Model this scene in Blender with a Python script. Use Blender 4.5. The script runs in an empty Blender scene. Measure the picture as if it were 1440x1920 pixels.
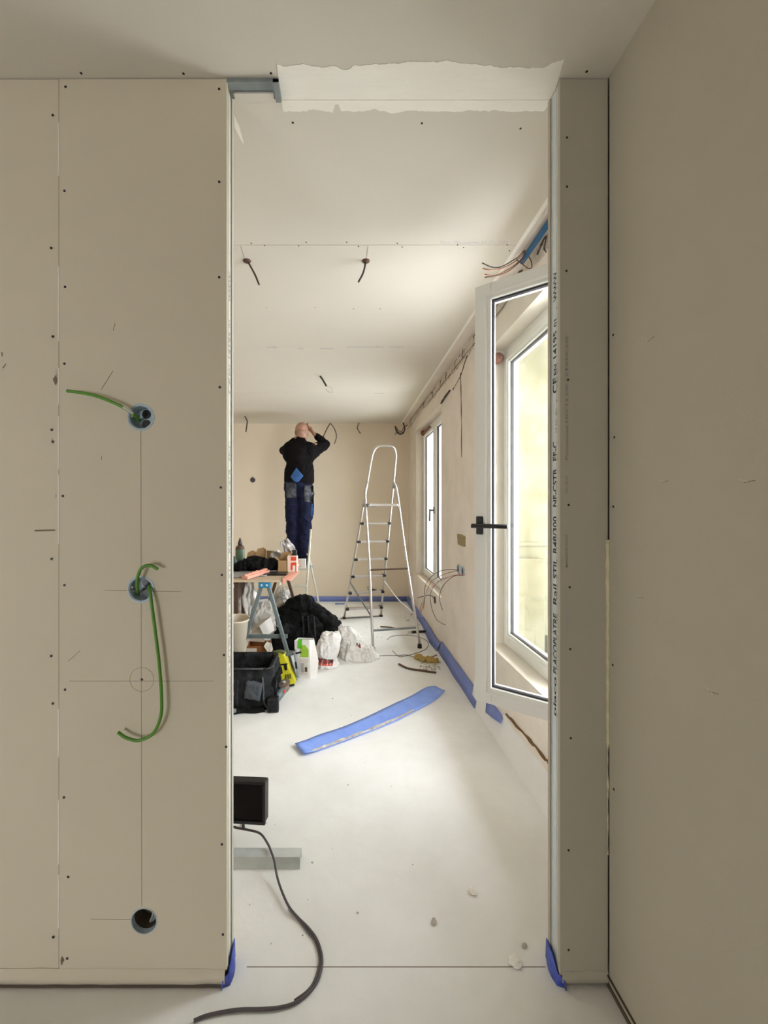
import bpy, bmesh, math, random
from mathutils import Vector, Matrix, noise
from mathutils.bvhtree import BVHTree
C = bpy.context.scene
COL = C.collection
R = math.radians
# ------------------------------------------------------------ camera
EYE = 1.317; F = 760.0; VX, VY = 649.0, 952.0
cd = bpy.data.cameras.new('camera'); cam = bpy.data.objects.new('camera', cd); COL.objects.link(cam)
cd.sensor_fit = 'VERTICAL'; cd.sensor_height = 36; cd.sensor_width = 27; cd.lens = F/1920*36
cam.location = (0, 0, EYE); cam.rotation_euler = (R(90), 0, 0)
cd.shift_x = (720-VX)/1920; cd.shift_y = (VY-960)/1920
cd.clip_start = .02; cd.clip_end = 200
C.camera = cam
C.view_settings.view_transform = 'Standard'; C.view_settings.look = 'None'
C.view_settings.gamma = 1; C.view_settings.use_curve_mapping = False
C.view_settings.exposure = 1.6
C.cycles.use_denoising = True; C.cycles.max_bounces = 12; C.cycles.diffuse_bounces = 8
C.cycles.transparent_max_bounces = 16; C.cycles.sample_clamp_indirect = 6
# ------------------------------------------------------------ world and daylight
w = bpy.data.worlds.new('world'); C.world = w; w.use_nodes = True
bg = w.node_tree.nodes['Background']; bg.inputs[0].default_value = (.95, .98, 1.04, 1); bg.inputs[1].default_value = 6.0
sd = bpy.data.lights.new('sun', 'SUN'); sd.energy = .6; sd.angle = R(3); sd.color = (1, .95, .84)
sun = bpy.data.objects.new('sun', sd); COL.objects.link(sun); sun.rotation_euler = Vector((1, .12, -1.25)).to_track_quat('-Z', 'Y').to_euler()
sun.location = (-6, 2, 9)
def portal(loc, size, direction):
    d = bpy.data.lights.new('daylight_portal', 'AREA'); d.shape = 'RECTANGLE'; d.size, d.size_y = size
    d.cycles.is_portal = True
    o = bpy.data.objects.new('daylight_portal', d); COL.objects.link(o); o.location = loc
    o.rotation_euler = Vector(direction).to_track_quat('-Z', 'Y').to_euler()
    return o
# x extent of an X-facing portal rotates: track_quat keeps Y up
portal((1.10, 1.935, 1.38), (1.13, 1.80), (-1, 0, 0))
portal((1.10, 4.41, 1.39), (1.36, 1.78), (-1, 0, 0))
portal((-2.45, -2.62, .70), (1.1, .9), (0, 1, 0))  # sky light through the opening added behind the camera

# ------------------------------------------------------------ helpers
def P(px, py, d): return Vector(((px-VX)/F*d, d, EYE-(py-VY)/F*d))
def FL(px, py, z=0.0):
    d = (EYE-z)*F/(py-VY); return Vector(((px-VX)/F*d, d, z))
ORG = {}
def org(o): return ORG.get(o.name, Vector((0, 0, 0)))
def tag(o, label=None, cat=None, group=None, kind=None):
    if label: o['label'] = label
    if cat: o['category'] = cat
    if group: o['group'] = group
    if kind: o['kind'] = kind
    return o
def thing(name, label, cat, loc=(0, 0, 0), group=None):
    o = bpy.data.objects.new(name, None); o.empty_display_size = .05; COL.objects.link(o)
    o.location = loc; ORG[o.name] = Vector(loc); return tag(o, label, cat, group)
def finish(name, me, m, parent=None, smooth=False, bevel=0, origin=None):
    if parent is not None: og = org(parent)
    elif origin is not None: og = Vector(origin)
    else:
        xs = [v.co for v in me.vertices]
        lo = Vector([min(c[i] for c in xs) for i in range(3)]); hi = Vector([max(c[i] for c in xs) for i in range(3)])
        og = Vector(((lo.x+hi.x)/2, (lo.y+hi.y)/2, lo.z))
    me.transform(Matrix.Translation(-og))
    me.name = name
    o = bpy.data.objects.new(name, me); COL.objects.link(o)
    if parent is not None: o.parent = parent
    else: o.location = og
    ORG[o.name] = og
    for mm in (m if isinstance(m, (list, tuple)) else [m]): me.materials.append(mm)
    if smooth:
        for p in me.polygons: p.use_smooth = True
    if bevel:
        b = o.modifiers.new('bevel', 'BEVEL'); b.width = bevel; b.segments = 2; b.limit_method = 'ANGLE'; b.angle_limit = R(40)
    return o
def crom(pts, n=8):
    pts = [Vector(p) for p in pts]
    if len(pts) < 3: return pts
    q = [2*pts[0]-pts[1]] + pts + [2*pts[-1]-pts[-2]]; out = []
    for i in range(1, len(q)-2):
        a, b, c, d = q[i-1:i+3]
        for k in range(n):
            t = k/n
            out.append(.5*((2*b)+(c-a)*t+(2*a-5*b+4*c-d)*t*t+(3*b-a-3*c+d)*t**3))
    out.append(pts[-1]); return out
class MB:
    def __init__(s, M=None): s.bm = bmesh.new(); s.M = M or Matrix(); s.mi = 0
    def v(s, co): return s.bm.verts.new(s.M @ Vector(co))
    def f(s, vs):
        try:
            fc = s.bm.faces.new(vs); fc.material_index = s.mi; return fc
        except ValueError: return None
    def box(s, lo, hi, M=None):
        x0, y0, z0 = lo; x1, y1, z1 = hi
        cs = [Vector(c) for c in ((x0,y0,z0),(x1,y0,z0),(x1,y1,z0),(x0,y1,z0),(x0,y0,z1),(x1,y0,z1),(x1,y1,z1),(x0,y1,z1))]
        if M is not None: cs = [M @ c for c in cs]
        vs = [s.v(c) for c in cs]
        for q in ((3,2,1,0),(4,5,6,7),(0,1,5,4),(1,2,6,5),(2,3,7,6),(3,0,4,7)): s.f([vs[i] for i in q])
        return s
    def cbox(s, c, size, rot=(0, 0, 0)):
        from mathutils import Euler
        M = Matrix.Translation(Vector(c)) @ Euler(rot).to_matrix().to_4x4()
        h = Vector(size)/2; return s.box(-h, h, M)
    def bar(s, a, b, w, h, up=(0, 0, 1)):
        a, b = Vector(a), Vector(b); d = (b-a); L = d.length; d.normalize(); u = Vector(up)
        if abs(d.dot(u)) > .98: u = Vector((0, 1, 0))
        sd_ = d.cross(u).normalized(); u = sd_.cross(d)
        M = Matrix((( d.x, sd_.x, u.x, a.x), (d.y, sd_.y, u.y, a.y), (d.z, sd_.z, u.z, a.z), (0, 0, 0, 1)))
        return s.box((0, -w/2, -h/2), (L, w/2, h/2), M)
    def tube(s, pts, r, seg=10, sm=0, caps=True, flat=1.0):
        pts = crom(pts, sm) if sm else [Vector(p) for p in pts]
        n = len(pts); rr = r if isinstance(r, (list, tuple)) else None
        prev = None; rings = []; ref = None
        for i, p in enumerate(pts):
            d = (pts[min(i+1, n-1)]-pts[max(i-1, 0)])
            if d.length < 1e-9: d = Vector((0, 0, 1))
            d.normalize()
            if ref is None:
                ref = d.orthogonal().normalized()
            ref = (ref-d*ref.dot(d)).normalized(); b = d.cross(ref)
            if rr:
                t = i/(n-1)*(len(rr)-1); k = min(int(t), len(rr)-2); ra = rr[k]+(rr[k+1]-rr[k])*(t-k)
            else: ra = r
            rings.append([s.v(p+ra*(math.cos(2*math.pi*j/seg)*ref+flat*math.sin(2*math.pi*j/seg)*b)) for j in range(seg)])
        for a, b in zip(rings, rings[1:]):
            for j in range(seg): s.f([a[j], a[(j+1) % seg], b[(j+1) % seg], b[j]])
        if caps: s.f(rings[0][::-1]); s.f(rings[-1])
        return s
    def lathe(s, prof, seg=24, M=None, caps=True):
        M = M or Matrix(); rings = []
        for r_, z in prof: rings.append([s.v(M @ Vector((r_*math.cos(2*math.pi*j/seg), r_*math.sin(2*math.pi*j/seg), z))) for j in range(seg)])
        for a, b in zip(rings, rings[1:]):
            for j in range(seg): s.f([a[j], a[(j+1) % seg], b[(j+1) % seg], b[j]])
        if caps: s.f(rings[0][::-1]); s.f(rings[-1])
        return s
    def prism(s, pts, vec):
        a = [s.v(p) for p in pts]; b = [s.v(Vector(p)+Vector(vec)) for p in pts]
        s.f(a[::-1]); s.f(b); n = len(a)
        for i in range(n): s.f([a[i], a[(i+1) % n], b[(i+1) % n], b[i]])
        return s
    def capsule(s, a, b, ra, rb, seg=16, squash=None):
        a, b = Vector(a), Vector(b); d = b-a; L = max(d.length, 1e-5); d.normalize()
        if squash is None: x = d.orthogonal().normalized(); fy = 1
        else:
            x = (Vector(squash[0])-d*d.dot(Vector(squash[0]))).normalized(); fy = squash[1]
        y = d.cross(x); rings = []
        st = [(-math.sin(t)*ra, math.cos(t)*ra) for t in [R(k) for k in (80, 60, 40, 20)]] + [(L*k/6, ra+(rb-ra)*k/6) for k in range(7)] + [(L+math.sin(t)*rb, math.cos(t)*rb) for t in [R(k) for k in (20, 40, 60, 80)]]
        for z, r_ in st: rings.append([s.v(a+d*z+r_*(math.cos(2*math.pi*j/seg)*x+fy*math.sin(2*math.pi*j/seg)*y)) for j in range(seg)])
        for p, q in zip(rings, rings[1:]):
            for j in range(seg): s.f([p[j], p[(j+1) % seg], q[(j+1) % seg], q[j]])
        s.f(rings[0][::-1]); s.f(rings[-1]); return s
    def ell(s, c, r, rot=(0, 0, 0), seg=20):
        from mathutils import Euler
        M = Matrix.Translation(Vector(c)) @ Euler(rot).to_matrix().to_4x4() @ Matrix.Diagonal((*r, 1))
        rings = []
        for i in range(1, seg//2):
            t = math.pi*i/(seg//2); rings.append([s.v(M @ Vector((math.sin(t)*math.cos(2*math.pi*j/seg), math.sin(t)*math.sin(2*math.pi*j/seg), -math.cos(t)))) for j in range(seg)])
        for a, b in zip(rings, rings[1:]):
            for j in range(seg): s.f([a[j], a[(j+1) % seg], b[(j+1) % seg], b[j]])
        s.f(rings[0][::-1]); s.f(rings[-1]); return s
    def mesh(s):
        me = bpy.data.meshes.new('m'); bmesh.ops.recalc_face_normals(s.bm, faces=s.bm.faces[:]); s.bm.to_mesh(me); s.bm.free(); return me
    def build(s, name, m, parent=None, smooth=False, bevel=0, origin=None): return finish(name, s.mesh(), m, parent, smooth, bevel, origin)
def fuse(mb, voxel=.008, smooth=6, sf=.5):
    """one continuous skin around overlapping shapes"""
    me = mb.mesh(); o = bpy.data.objects.new('tmp', me); COL.objects.link(o)
    r = o.modifiers.new('r', 'REMESH'); r.mode = 'VOXEL'; r.voxel_size = voxel
    s = o.modifiers.new('s', 'SMOOTH'); s.iterations = smooth; s.factor = sf
    bpy.context.view_layer.update(); dg = bpy.context.evaluated_depsgraph_get()
    out = bpy.data.meshes.new_from_object(o.evaluated_get(dg)); bpy.data.objects.remove(o); bpy.data.meshes.remove(me); return out
def boolcut(me, cutter):
    o = bpy.data.objects.new('tmp', me); COL.objects.link(o); c = bpy.data.objects.new('tmpc', cutter); COL.objects.link(c)
    b = o.modifiers.new('b', 'BOOLEAN'); b.object = c; b.operation = 'DIFFERENCE'; b.solver = 'EXACT'
    bpy.context.view_layer.update(); dg = bpy.context.evaluated_depsgraph_get()
    out = bpy.data.meshes.new_from_object(o.evaluated_get(dg)); bpy.data.objects.remove(o); bpy.data.objects.remove(c); return out
def ridged(p, f, seed=0):
    q = Vector(p)*f+Vector((seed*7.3, seed*3.1, seed*1.7)); return 1-2*abs(noise.noise(q))
def crumple(me, amp, f, seed=0, fine=.35, ridge=True, st=(1, 1, 1)):
    me.update(); S_ = Vector(st)
    ns = [v.normal.copy() for v in me.vertices]
    for v, n in zip(me.vertices, ns):
        q_ = v.co*S_+Vector((.02*noise.noise(v.co*9), .02*noise.noise(v.co*9+Vector((5, 5, 5))), 0)); d = ridged(q_, f, seed)+fine*ridged(q_, f*2.7, seed+3) if ridge else noise.noise(v.co*f+Vector((seed, 0, 0)))
        v.co += n*amp*(d-.5)
    return me
def floorclip(me, z=.001):
    for v in me.vertices: v.co.z = max(v.co.z, z)
    return me
def text_mesh(s, length, height, right, up, start, depth=.0004, bold=False):
    cu = bpy.data.curves.new('t', 'FONT'); cu.body = s; cu.size = 1; cu.offset = .022; cu.resolution_u = 3
    o = bpy.data.objects.new('tmp', cu); COL.objects.link(o); bpy.context.view_layer.update()
    me = bpy.data.meshes.new_from_object(o.evaluated_get(bpy.context.evaluated_depsgraph_get())); bpy.data.objects.remove(o)
    xs = [v.co.x for v in me.vertices]; ys = [v.co.y for v in me.vertices]
    sx = length/(max(xs)-min(xs)); sy = height/(max(ys)-min(ys)); right, up = Vector(right), Vector(up); n = right.cross(up)
    x0, y0 = min(xs), min(ys)
    for v in me.vertices: v.co = Vector(start)+right*(v.co.x-x0)*sx+up*(v.co.y-y0)*sy+n*depth
    return me
def conform(me, pts2d, d0, off=.004, n=10, direction=(0, 1, 0)):
    """thin patch lying on a surface; pts2d = four (x,z) corners seen from -Y"""
    bt = BVHTree.FromPolygons([v.co for v in me.vertices], [p.vertices[:] for p in me.polygons])
    mb = MB(); a, b, c, d = [Vector((p[0], 0, p[1])) for p in pts2d]; g = []
    for i in range(n+1):
        row = []
        for j in range(n+1):
            u, t = i/n, j/n; p = (a*(1-u)+b*u)*(1-t)+(d*(1-u)+c*u)*t
            hit = bt.ray_cast(Vector((p.x, d0, p.z)), Vector(direction))
            y = hit[0].y if hit[0] is not None else None
            row.append((p, y))
        g.append(row)
    ys = [q[1] for r in g for q in r if q[1] is not None]; my = sum(ys)/len(ys)
    F_ = [[mb.v((q[0].x, (q[1] if q[1] is not None else my)-off, q[0].z)) for q in r] for r in g]
    B_ = [[mb.v((q[0].x, (q[1] if q[1] is not None else my)+off, q[0].z)) for q in r] for r in g]
    for i in range(n):
        for j in range(n):
            mb.f([F_[i][j], F_[i+1][j], F_[i+1][j+1], F_[i][j+1]]); mb.f([B_[i][j+1], B_[i+1][j+1], B_[i+1][j], B_[i][j]])
    for i in range(n):
        for (j) in (0, n): mb.f([F_[i][j], F_[i+1][j], B_[i+1][j], B_[i][j]]); mb.f([F_[j][i], F_[j][i+1], B_[j][i+1], B_[j][i]])
    return mb
# ------------------------------------------------------------ materials
def mat(name, col, rough=.7, metal=0, var=0, vs=6, bump=0, bs=60, col2=None, spec=.5, thr=None, sheen=0, coord='Object', stretch=(1, 1, 1)):
    m = bpy.data.materials.new(name); m.use_nodes = True; nt = m.node_tree; p = nt.nodes['Principled BSDF']
    p.inputs['Base Color'].default_value = (*col, 1); p.inputs['Roughness'].default_value = rough; p.inputs['Metallic'].default_value = metal
    p.inputs['Specular IOR Level'].default_value = spec
    tc = nt.nodes.new('ShaderNodeTexCoord'); mp = nt.nodes.new('ShaderNodeMapping'); mp.inputs['Scale'].default_value = stretch
    nt.links.new(tc.outputs[coord], mp.inputs[0])
    if var or col2:
        n = nt.nodes.new('ShaderNodeTexNoise'); n.inputs['Scale'].default_value = vs; n.inputs['Detail'].default_value = 6; n.inputs['Roughness'].default_value = .62
        nt.links.new(mp.outputs[0], n.inputs[0])
        cr = nt.nodes.new('ShaderNodeValToRGB'); nt.links.new(n.outputs[0], cr.inputs[0])
        a = col; b = col2 or tuple(c*(1-var) for c in col)
        lo, hi = thr or (.3, .7)
        cr.color_ramp.elements[0].position = lo; cr.color_ramp.elements[1].position = hi
        cr.color_ramp.elements[0].color = (*b, 1); cr.color_ramp.elements[1].color = (*a, 1)
        nt.links.new(cr.outputs[0], p.inputs['Base Color'])
    if bump:
        n2 = nt.nodes.new('ShaderNodeTexNoise'); n2.inputs['Scale'].default_value = bs; n2.inputs['Detail'].default_value = 5
        nt.links.new(mp.outputs[0], n2.inputs[0]); b = nt.nodes.new('ShaderNodeBump'); b.inputs['Strength'].default_value = bump; b.inputs['Distance'].default_value = .01
        nt.links.new(n2.outputs[0], b.inputs['Height']); nt.links.new(b.outputs[0], p.inputs['Normal'])
    return m
def glassmat(name, tint=(1, 1, 1), refl=.5, dirt=0):
    m = bpy.data.materials.new(name); m.use_nodes = True; nt = m.node_tree; nt.nodes.clear()
    out = nt.nodes.new('ShaderNodeOutputMaterial'); tr = nt.nodes.new('ShaderNodeBsdfTransparent'); tr.inputs[0].default_value = (*tint, 1)
    gl = nt.nodes.new('ShaderNodeBsdfGlossy'); gl.inputs['Roughness'].default_value = .03
    fr = nt.nodes.new('ShaderNodeLayerWeight'); pw = nt.nodes.new('ShaderNodeMath'); pw.operation = 'POWER'; pw.inputs[1].default_value = 5; ad = nt.nodes.new('ShaderNodeMath'); ad.operation = 'MULTIPLY_ADD'; ad.inputs[1].default_value = .7; ad.inputs[2].default_value = .035; mx = nt.nodes.new('ShaderNodeMixShader')
    nt.links.new(fr.outputs['Facing'], pw.inputs[0]); nt.links.new(pw.outputs[0], ad.inputs[0]); nt.links.new(ad.outputs[0], mx.inputs[0]); nt.links.new(tr.outputs[0], mx.inputs[1]); nt.links.new(gl.outputs[0], mx.inputs[2])
    last = mx
    if dirt:
        df = nt.nodes.new('ShaderNodeBsdfDiffuse'); df.inputs[0].default_value = (.8, .8, .75, 1)
        tc = nt.nodes.new('ShaderNodeTexCoord'); mp = nt.nodes.new('ShaderNodeMapping'); mp.inputs['Scale'].default_value = (3, 3, 1); n = nt.nodes.new('ShaderNodeTexNoise'); n.inputs['Scale'].default_value = 3; n.inputs['Detail'].default_value = 8
        nt.links.new(tc.outputs['Object'], mp.inputs[0]); nt.links.new(mp.outputs[0], n.inputs[0])
        r = nt.nodes.new('ShaderNodeMapRange'); r.inputs[1].default_value = .5; r.inputs[2].default_value = .8; r.inputs[3].default_value = .03; r.inputs[4].default_value = dirt
        nt.links.new(n.outputs[0], r.inputs[0]); m2 = nt.nodes.new('ShaderNodeMixShader'); nt.links.new(r.outputs[0], m2.inputs[0]); nt.links.new(mx.outputs[0], m2.inputs[1]); nt.links.new(df.outputs[0], m2.inputs[2]); last = m2
    nt.links.new(last.outputs[0], out.inputs[0]); return m
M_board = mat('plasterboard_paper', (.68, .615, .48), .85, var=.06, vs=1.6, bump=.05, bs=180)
M_board_shade = mat('plasterboard_paper_shaded', (.47, .435, .35), .85, var=.05, vs=2, bump=.05, bs=180)  # same paper as the left boards, shade of the right side put into the colour
M_ceil = mat('ceiling_board', (.68, .64, .565), .85, var=.04, vs=1.3, bump=.04, bs=150)
M_backwall = mat('back_wall_plaster', (.80, .70, .565), .85, var=.06, vs=1.5, bump=.05, bs=120)
M_winwall = mat('old_plaster_wall', (.80, .73, .65), .9, col2=(.73, .66, .58), vs=5, thr=(.35, .62), bump=.25, bs=24)
M_rough = mat('rough_plaster', (.62, .56, .48), .95, col2=(.46, .40, .33), vs=14, thr=(.3, .55), bump=.9, bs=40)
M_crack = mat('crack_shadow', (.10, .075, .05), .95)
M_brownpatch = mat('brown_filler', (.36, .27, .14), .9, var=.3, vs=30)
M_floor = mat('white_screed', (.86, .86, .845), .75, col2=(.78, .775, .75), vs=2.2, thr=(.35, .65), bump=.22, bs=14)
M_white = mat('white_filler', (.93, .91, .84), .8, var=.05, vs=12, bump=.25, bs=20, stretch=(.4, 2, 1))
M_pvc = mat('white_window_frame', (.80, .80, .77), .35)
M_gasket = mat('dark_gasket', (.03, .025, .035), .5)
M_glass = glassmat('window_glass', (.97, .98, .96), dirt=.10)
M_black = mat('black_plastic', (.008, .008, .009), .4)
M_blackrough = mat('black_fabric', (.016, .016, .016), .9, col2=(.006, .006, .006), vs=18, thr=(.45, .75), bump=.5, bs=70, spec=.12)
M_tooolbag = mat('black_bag_fabric', (.030, .031, .033), .85, col2=(.009, .009, .010), vs=14, thr=(.35, .6), bump=.5, bs=90, spec=.12)
M_pocket = mat('grey_pocket_fabric', (.075, .085, .10), .9, var=.3, vs=40, bump=.4, bs=120)
M_galv = mat('galvanised_steel', (.68, .72, .72), .42, .3, var=.12, vs=30)
M_galvd = mat('galvanised_steel_dull', (.33, .37, .38), .5, .5, var=.2, vs=25)
M_alu = mat('aluminium', (.62, .585, .56), .36, .7, var=.12, vs=22)
M_aluw = mat('pale_painted_steel', (.74, .72, .62), .45, .2, var=.15, vs=30)
M_brown = mat('brown_paint_and_shade', (.10, .055, .035), .5, .3)
M_darksteel = mat('grey_trestle_steel', (.20, .25, .26), .45, .5, var=.2, vs=15)
M_bluehead = mat('blue_plastic', (.02, .20, .36), .4)
M_blue = mat('blue_foam_film', (.20, .33, .88), .6, col2=(.28, .43, .93), vs=12, bump=.15, bs=30)
M_blued = mat('blue_foam_strip', (.20, .26, .60), .65, var=.2, vs=10, bump=.2, bs=25)
M_green = mat('green_cable_sleeve', (.09, .27, .02), .4)
M_wire = mat('dark_cable', (.035, .03, .028), .5)
M_cable = mat('grey_rubber_cable', (.085, .07, .075), .5)
M_copper = mat('copper_wire', (.40, .16, .09), .4, .5)
M_wirew = mat('pale_wire', (.62, .60, .56), .5)
M_redw = mat('red_wire', (.55, .12, .06), .5)
M_bluec = mat('blue_conduit', (.015, .10, .22), .45)
M_ebox = mat('grey_blue_box_plastic', (.42, .52, .60), .45)
M_pencil = mat('pencil_line', (.20, .16, .11), .9)
M_screw = mat('dark_screw_head', (.045, .04, .04), .5, .6)
M_ink = mat('black_print', (.03, .03, .035), .7)
M_inkg = mat('faded_grey_print', (.42, .41, .40), .8)
M_foam = mat('cream_foam', (.74, .66, .44), .85, var=.25, vs=30, bump=.6, bs=60)
M_stone = mat('balcony_render', (.20, .188, .138), .95, col2=(.135, .12, .07), vs=2.6, thr=(.38, .6), bump=.4, bs=12)
M_skin = mat('skin', (.46, .25, .17), .5, var=.15, vs=25)
M_hair = mat('grey_stubble', (.36, .21, .15), .7)
M_shirt = mat('black_sweater', (.009, .0075, .0085), .9, var=.3, vs=20, bump=.3, bs=90, spec=.12)
M_pants = mat('navy_work_trousers', (.014, .017, .050), .85, col2=(.007, .008, .022), vs=9, bump=.35, bs=40, spec=.15)
M_dust = mat('dusty_grey_cloth', (.16, .16, .165), .95, col2=(.035, .04, .055), vs=13, thr=(.42, .72))
M_bluep = mat('bright_blue_cloth', (.045, .15, .42), .85, var=.3, vs=30)
M_card = mat('brown_cardboard', (.40, .25, .12), .85, var=.15, vs=20)
M_cardw = mat('pale_cardboard', (.66, .60, .52), .8, var=.1, vs=14)
M_board_wood = mat('pale_work_board', (.55, .43, .30), .7, var=.2, vs=10, stretch=(1, 6, 1))
M_poly = mat('white_woven_plastic', (.84, .82, .79), .38, var=.12, vs=12, bump=.3, bs=30)
M_polyg = mat('grey_plastic_sack', (.52, .49, .44), .45, var=.3, vs=9, bump=.3, bs=30)
M_film = mat('pale_plastic_film', (.60, .57, .55), .3, var=.2, vs=16)
M_paper = mat('white_paper_bag', (.80, .77, .73), .7, var=.08, vs=10)
M_grnp = mat('lime_green_print', (.33, .55, .04), .6, var=.2, vs=20)
M_grnb = mat('bright_green_strip', (.10, .50, .02), .5)
M_yel = mat('yellow_tool_plastic', (.72, .66, .02), .4, var=.25, vs=22)
M_disc = mat('brown_grinding_disc', (.20, .15, .11), .6, .2)
M_grey = mat('grey_tool_plastic', (.12, .16, .17), .4)
M_pink = mat('salmon_plastic', (.80, .36, .26), .5, var=.2, vs=25)
M_red = mat('red_print', (.68, .06, .03), .5)
M_cream = mat('cream_bucket_plastic', (.72, .64, .50), .5, var=.1)
M_cang = mat('green_can', (.09, .14, .09), .35, .2)
M_reardark = mat('dark_rear_wall', (.34, .28, .21), .95, var=.3, vs=8, bump=.5, bs=20)  # unseen rear wall set dark to soak up bounced light
M_sheet = mat('grey_sheet', (.38, .38, .38), .5, var=.25, vs=20)
M_rust = mat('rusty_brown_box', (.30, .11, .03), .6, var=.2, vs=12)
M_yfoam = mat('yellow_insulation', (.62, .42, .10), .9, col2=(.28, .20, .10), vs=25, bump=.8, bs=60)
M_debris = mat('plaster_crumbs', (.72, .68, .62), .9, col2=(.30, .25, .2), vs=30)
M_palerail = mat('pale_rail', (.80, .78, .71), .6, var=.08, vs=20)  # paler colour for the rail on the left side of the opening
M_pipe = mat('rusty_pipe', (.22, .08, .05), .6, .2)
M_dirty = mat('stained_screed', (.52, .47, .36), .9, col2=(.66, .62, .52), vs=9, bump=.5, bs=25)
# ------------------------------------------------------------ setting
YP0, YP1 = 1.116, 1.183          # partition faces
YB = 5.70; XW = .878; XN = .721; H = 2.5; XL, XR = -.329, .589
def struct(name, mb, m, bevel=0, smooth=False, origin=(0, 0, 0)):
    o = mb.build(name, m, None, smooth, bevel, origin); o['kind'] = 'structure'; return o
floor = struct('floor', MB().box((-3.2, -2.8, -.12), (1.3, 6, 0)), M_floor)
ceil_mb = MB()
ceil_mb.box((-3.2, -2.8, H+.0125), (1.3, 6, H+.25))
for y0, y1 in ((-2.8, 1.170), (1.173, 1.823), (1.8255, 2.986), (2.988, 4.149), (4.151, YB)):
    ceil_mb.box((-3.1, y0, H), (.767 if y0 > 1.1 else XN+.02, y1, H+.013))
ceiling = struct('ceiling', ceil_mb, M_ceil)
for yy in (1.1705, 1.8230, 2.986, 4.149): MB().box((-3.1, yy, H+.002), (.767, yy+.0026, H+.004)).build('board_joint', M_pencil, ceiling)
MB().box((.767, 1.183, H-.001), (.786, YB, H+.022)).build('edge_trim', M_white, ceiling, bevel=.001)
MB().box((.786, 1.183, H+.008), (XW, YB, H+.02)).build('ceiling_margin', M_winwall, ceiling)
# boards of the partition, left of the opening, with round holes cut for the boxes
holes = [P(264, 782, YP0), P(264, 1105, YP0), P(270, 1727, YP0)]
def yrot(c): return Matrix.Translation(c) @ Matrix.Rotation(R(-90), 4, 'X')
cut = MB()
for h in holes: cut.lathe([(.034, -.05), (.034, .05)], 32, yrot(Vector((h.x, YP0, h.z))))
XJ = (110-VX)/F*YP0
b_me = boolcut(MB().box((XJ+.001, YP0, .045), (XL, YP0+.0125, H-.003)).mesh(), cut.mesh())
wl = finish('wall_partition_left', b_me, M_board, None, origin=(0, 0, 0)); wl['kind'] = 'structure'
lb = MB(); lb.box((-3.1, YP0+.0008, .045), (XJ-.001, YP0+.0125, H-.003)); lb.build('plasterboard_sheet', M_board, wl)
cutb = MB()
cutb.box((-3.1, YP1-.0125, .0), (XL, YP1, H)); cutb.build('rear_plasterboard', M_ceil, wl)
MB().box((-3.1, YP0+.010, 0), (XL-.004, YP0+.013, .05)).build('floor_gap', M_crack, wl)
def jamb(x, sgn, par):
    # U rail capping the wall end; sgn = direction into the wall
    m = MB(); y0, y1 = YP0+.0145, YP1-.0145; xa = x+sgn*.0025
    m.box((min(xa, xa+sgn*.001), y0, .02), (max(xa, xa+sgn*.001), y1, H-.005))
    m.box((min(xa, xa+sgn*.03), y0, .02), (max(xa, xa+sgn*.03), y0+.001, H-.005)); m.box((min(xa, xa+sgn*.03), y1-.001, .02), (max(xa, xa+sgn*.03), y1, H-.005))
    for yy in (y0+.007, y1-.008): m.box((min(xa, xa-sgn*.0012), yy, .02), (max(xa, xa-sgn*.0012), yy+.0016, H-.005))
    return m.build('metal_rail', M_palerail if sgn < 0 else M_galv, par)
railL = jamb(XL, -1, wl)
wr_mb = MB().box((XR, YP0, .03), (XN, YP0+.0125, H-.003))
wr = struct('wall_partition_right', wr_mb, M_board_shade)
MB().box((XR, YP1-.0125, .0), (1.0, YP1, H)).build('rear_plasterboard', M_board_shade, wr)
MB().box((XR+.004, YP0+.010, 0), (XN, YP0+.013, .04)).build('floor_gap', M_crack, wr)
railR = jamb(XR, 1, wr)
# printing on the rails
z_of = lambda py: EYE-(py-VY)/F*1.15
words = [('placo', 1340, 1268, .020), ('PLACOPLATRE', 1262, 1150, .022), ('Rail', 1133, 1095, .022), ('STIL', 1085, 1047, .022), ('R48/300', 1037, 968, .023), ('NF-CSTB', 950, 880, .023), ('EF-C', 864, 828, .023),
         ('NF 036 - 024', 812, 768, .009), ('•', 757, 750, .006), ('CE', 738, 708, .024), ('EN', 704, 684, .018), ('14195', 672, 622, .022), ('01', 614, 600, .018), ('•', 584, 578, .006), ('WWW.', 566, 508, .020)]
for (s, a, b, h) in words:
    za, zb = z_of(a), z_of(b)
    for par, x, up, my, mtl in ((railR, XR+.0025, (0, 1, 0), 1.1355, M_ink), (railL, XL-.0025, (0, -1, 0), 1.1635, M_inkg)):
        me = text_mesh(s, zb-za, h, (0, 0, 1), up, (x, my, za)); finish('printed_text', me, mtl, par)
for (s, a, b) in (('FRONT', 925, 893), ('Panneaux HD 13 DE / ETANCHE', 865, 640), ('MARQUAGE FRONT', 1060, 1000), ('BA13-18-01-2020-13-13', 1230, 1105)):
    me = text_mesh(s, z_of(b)-z_of(a), .008, (0, 0, 1), (-1, 0, 0), (XR+.022, YP0-.0004, z_of(a))); finish('printed_text', me, M_inkg if 'B' in s else mat('faint_print', (.33, .29, .24), .8), wr)
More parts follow.
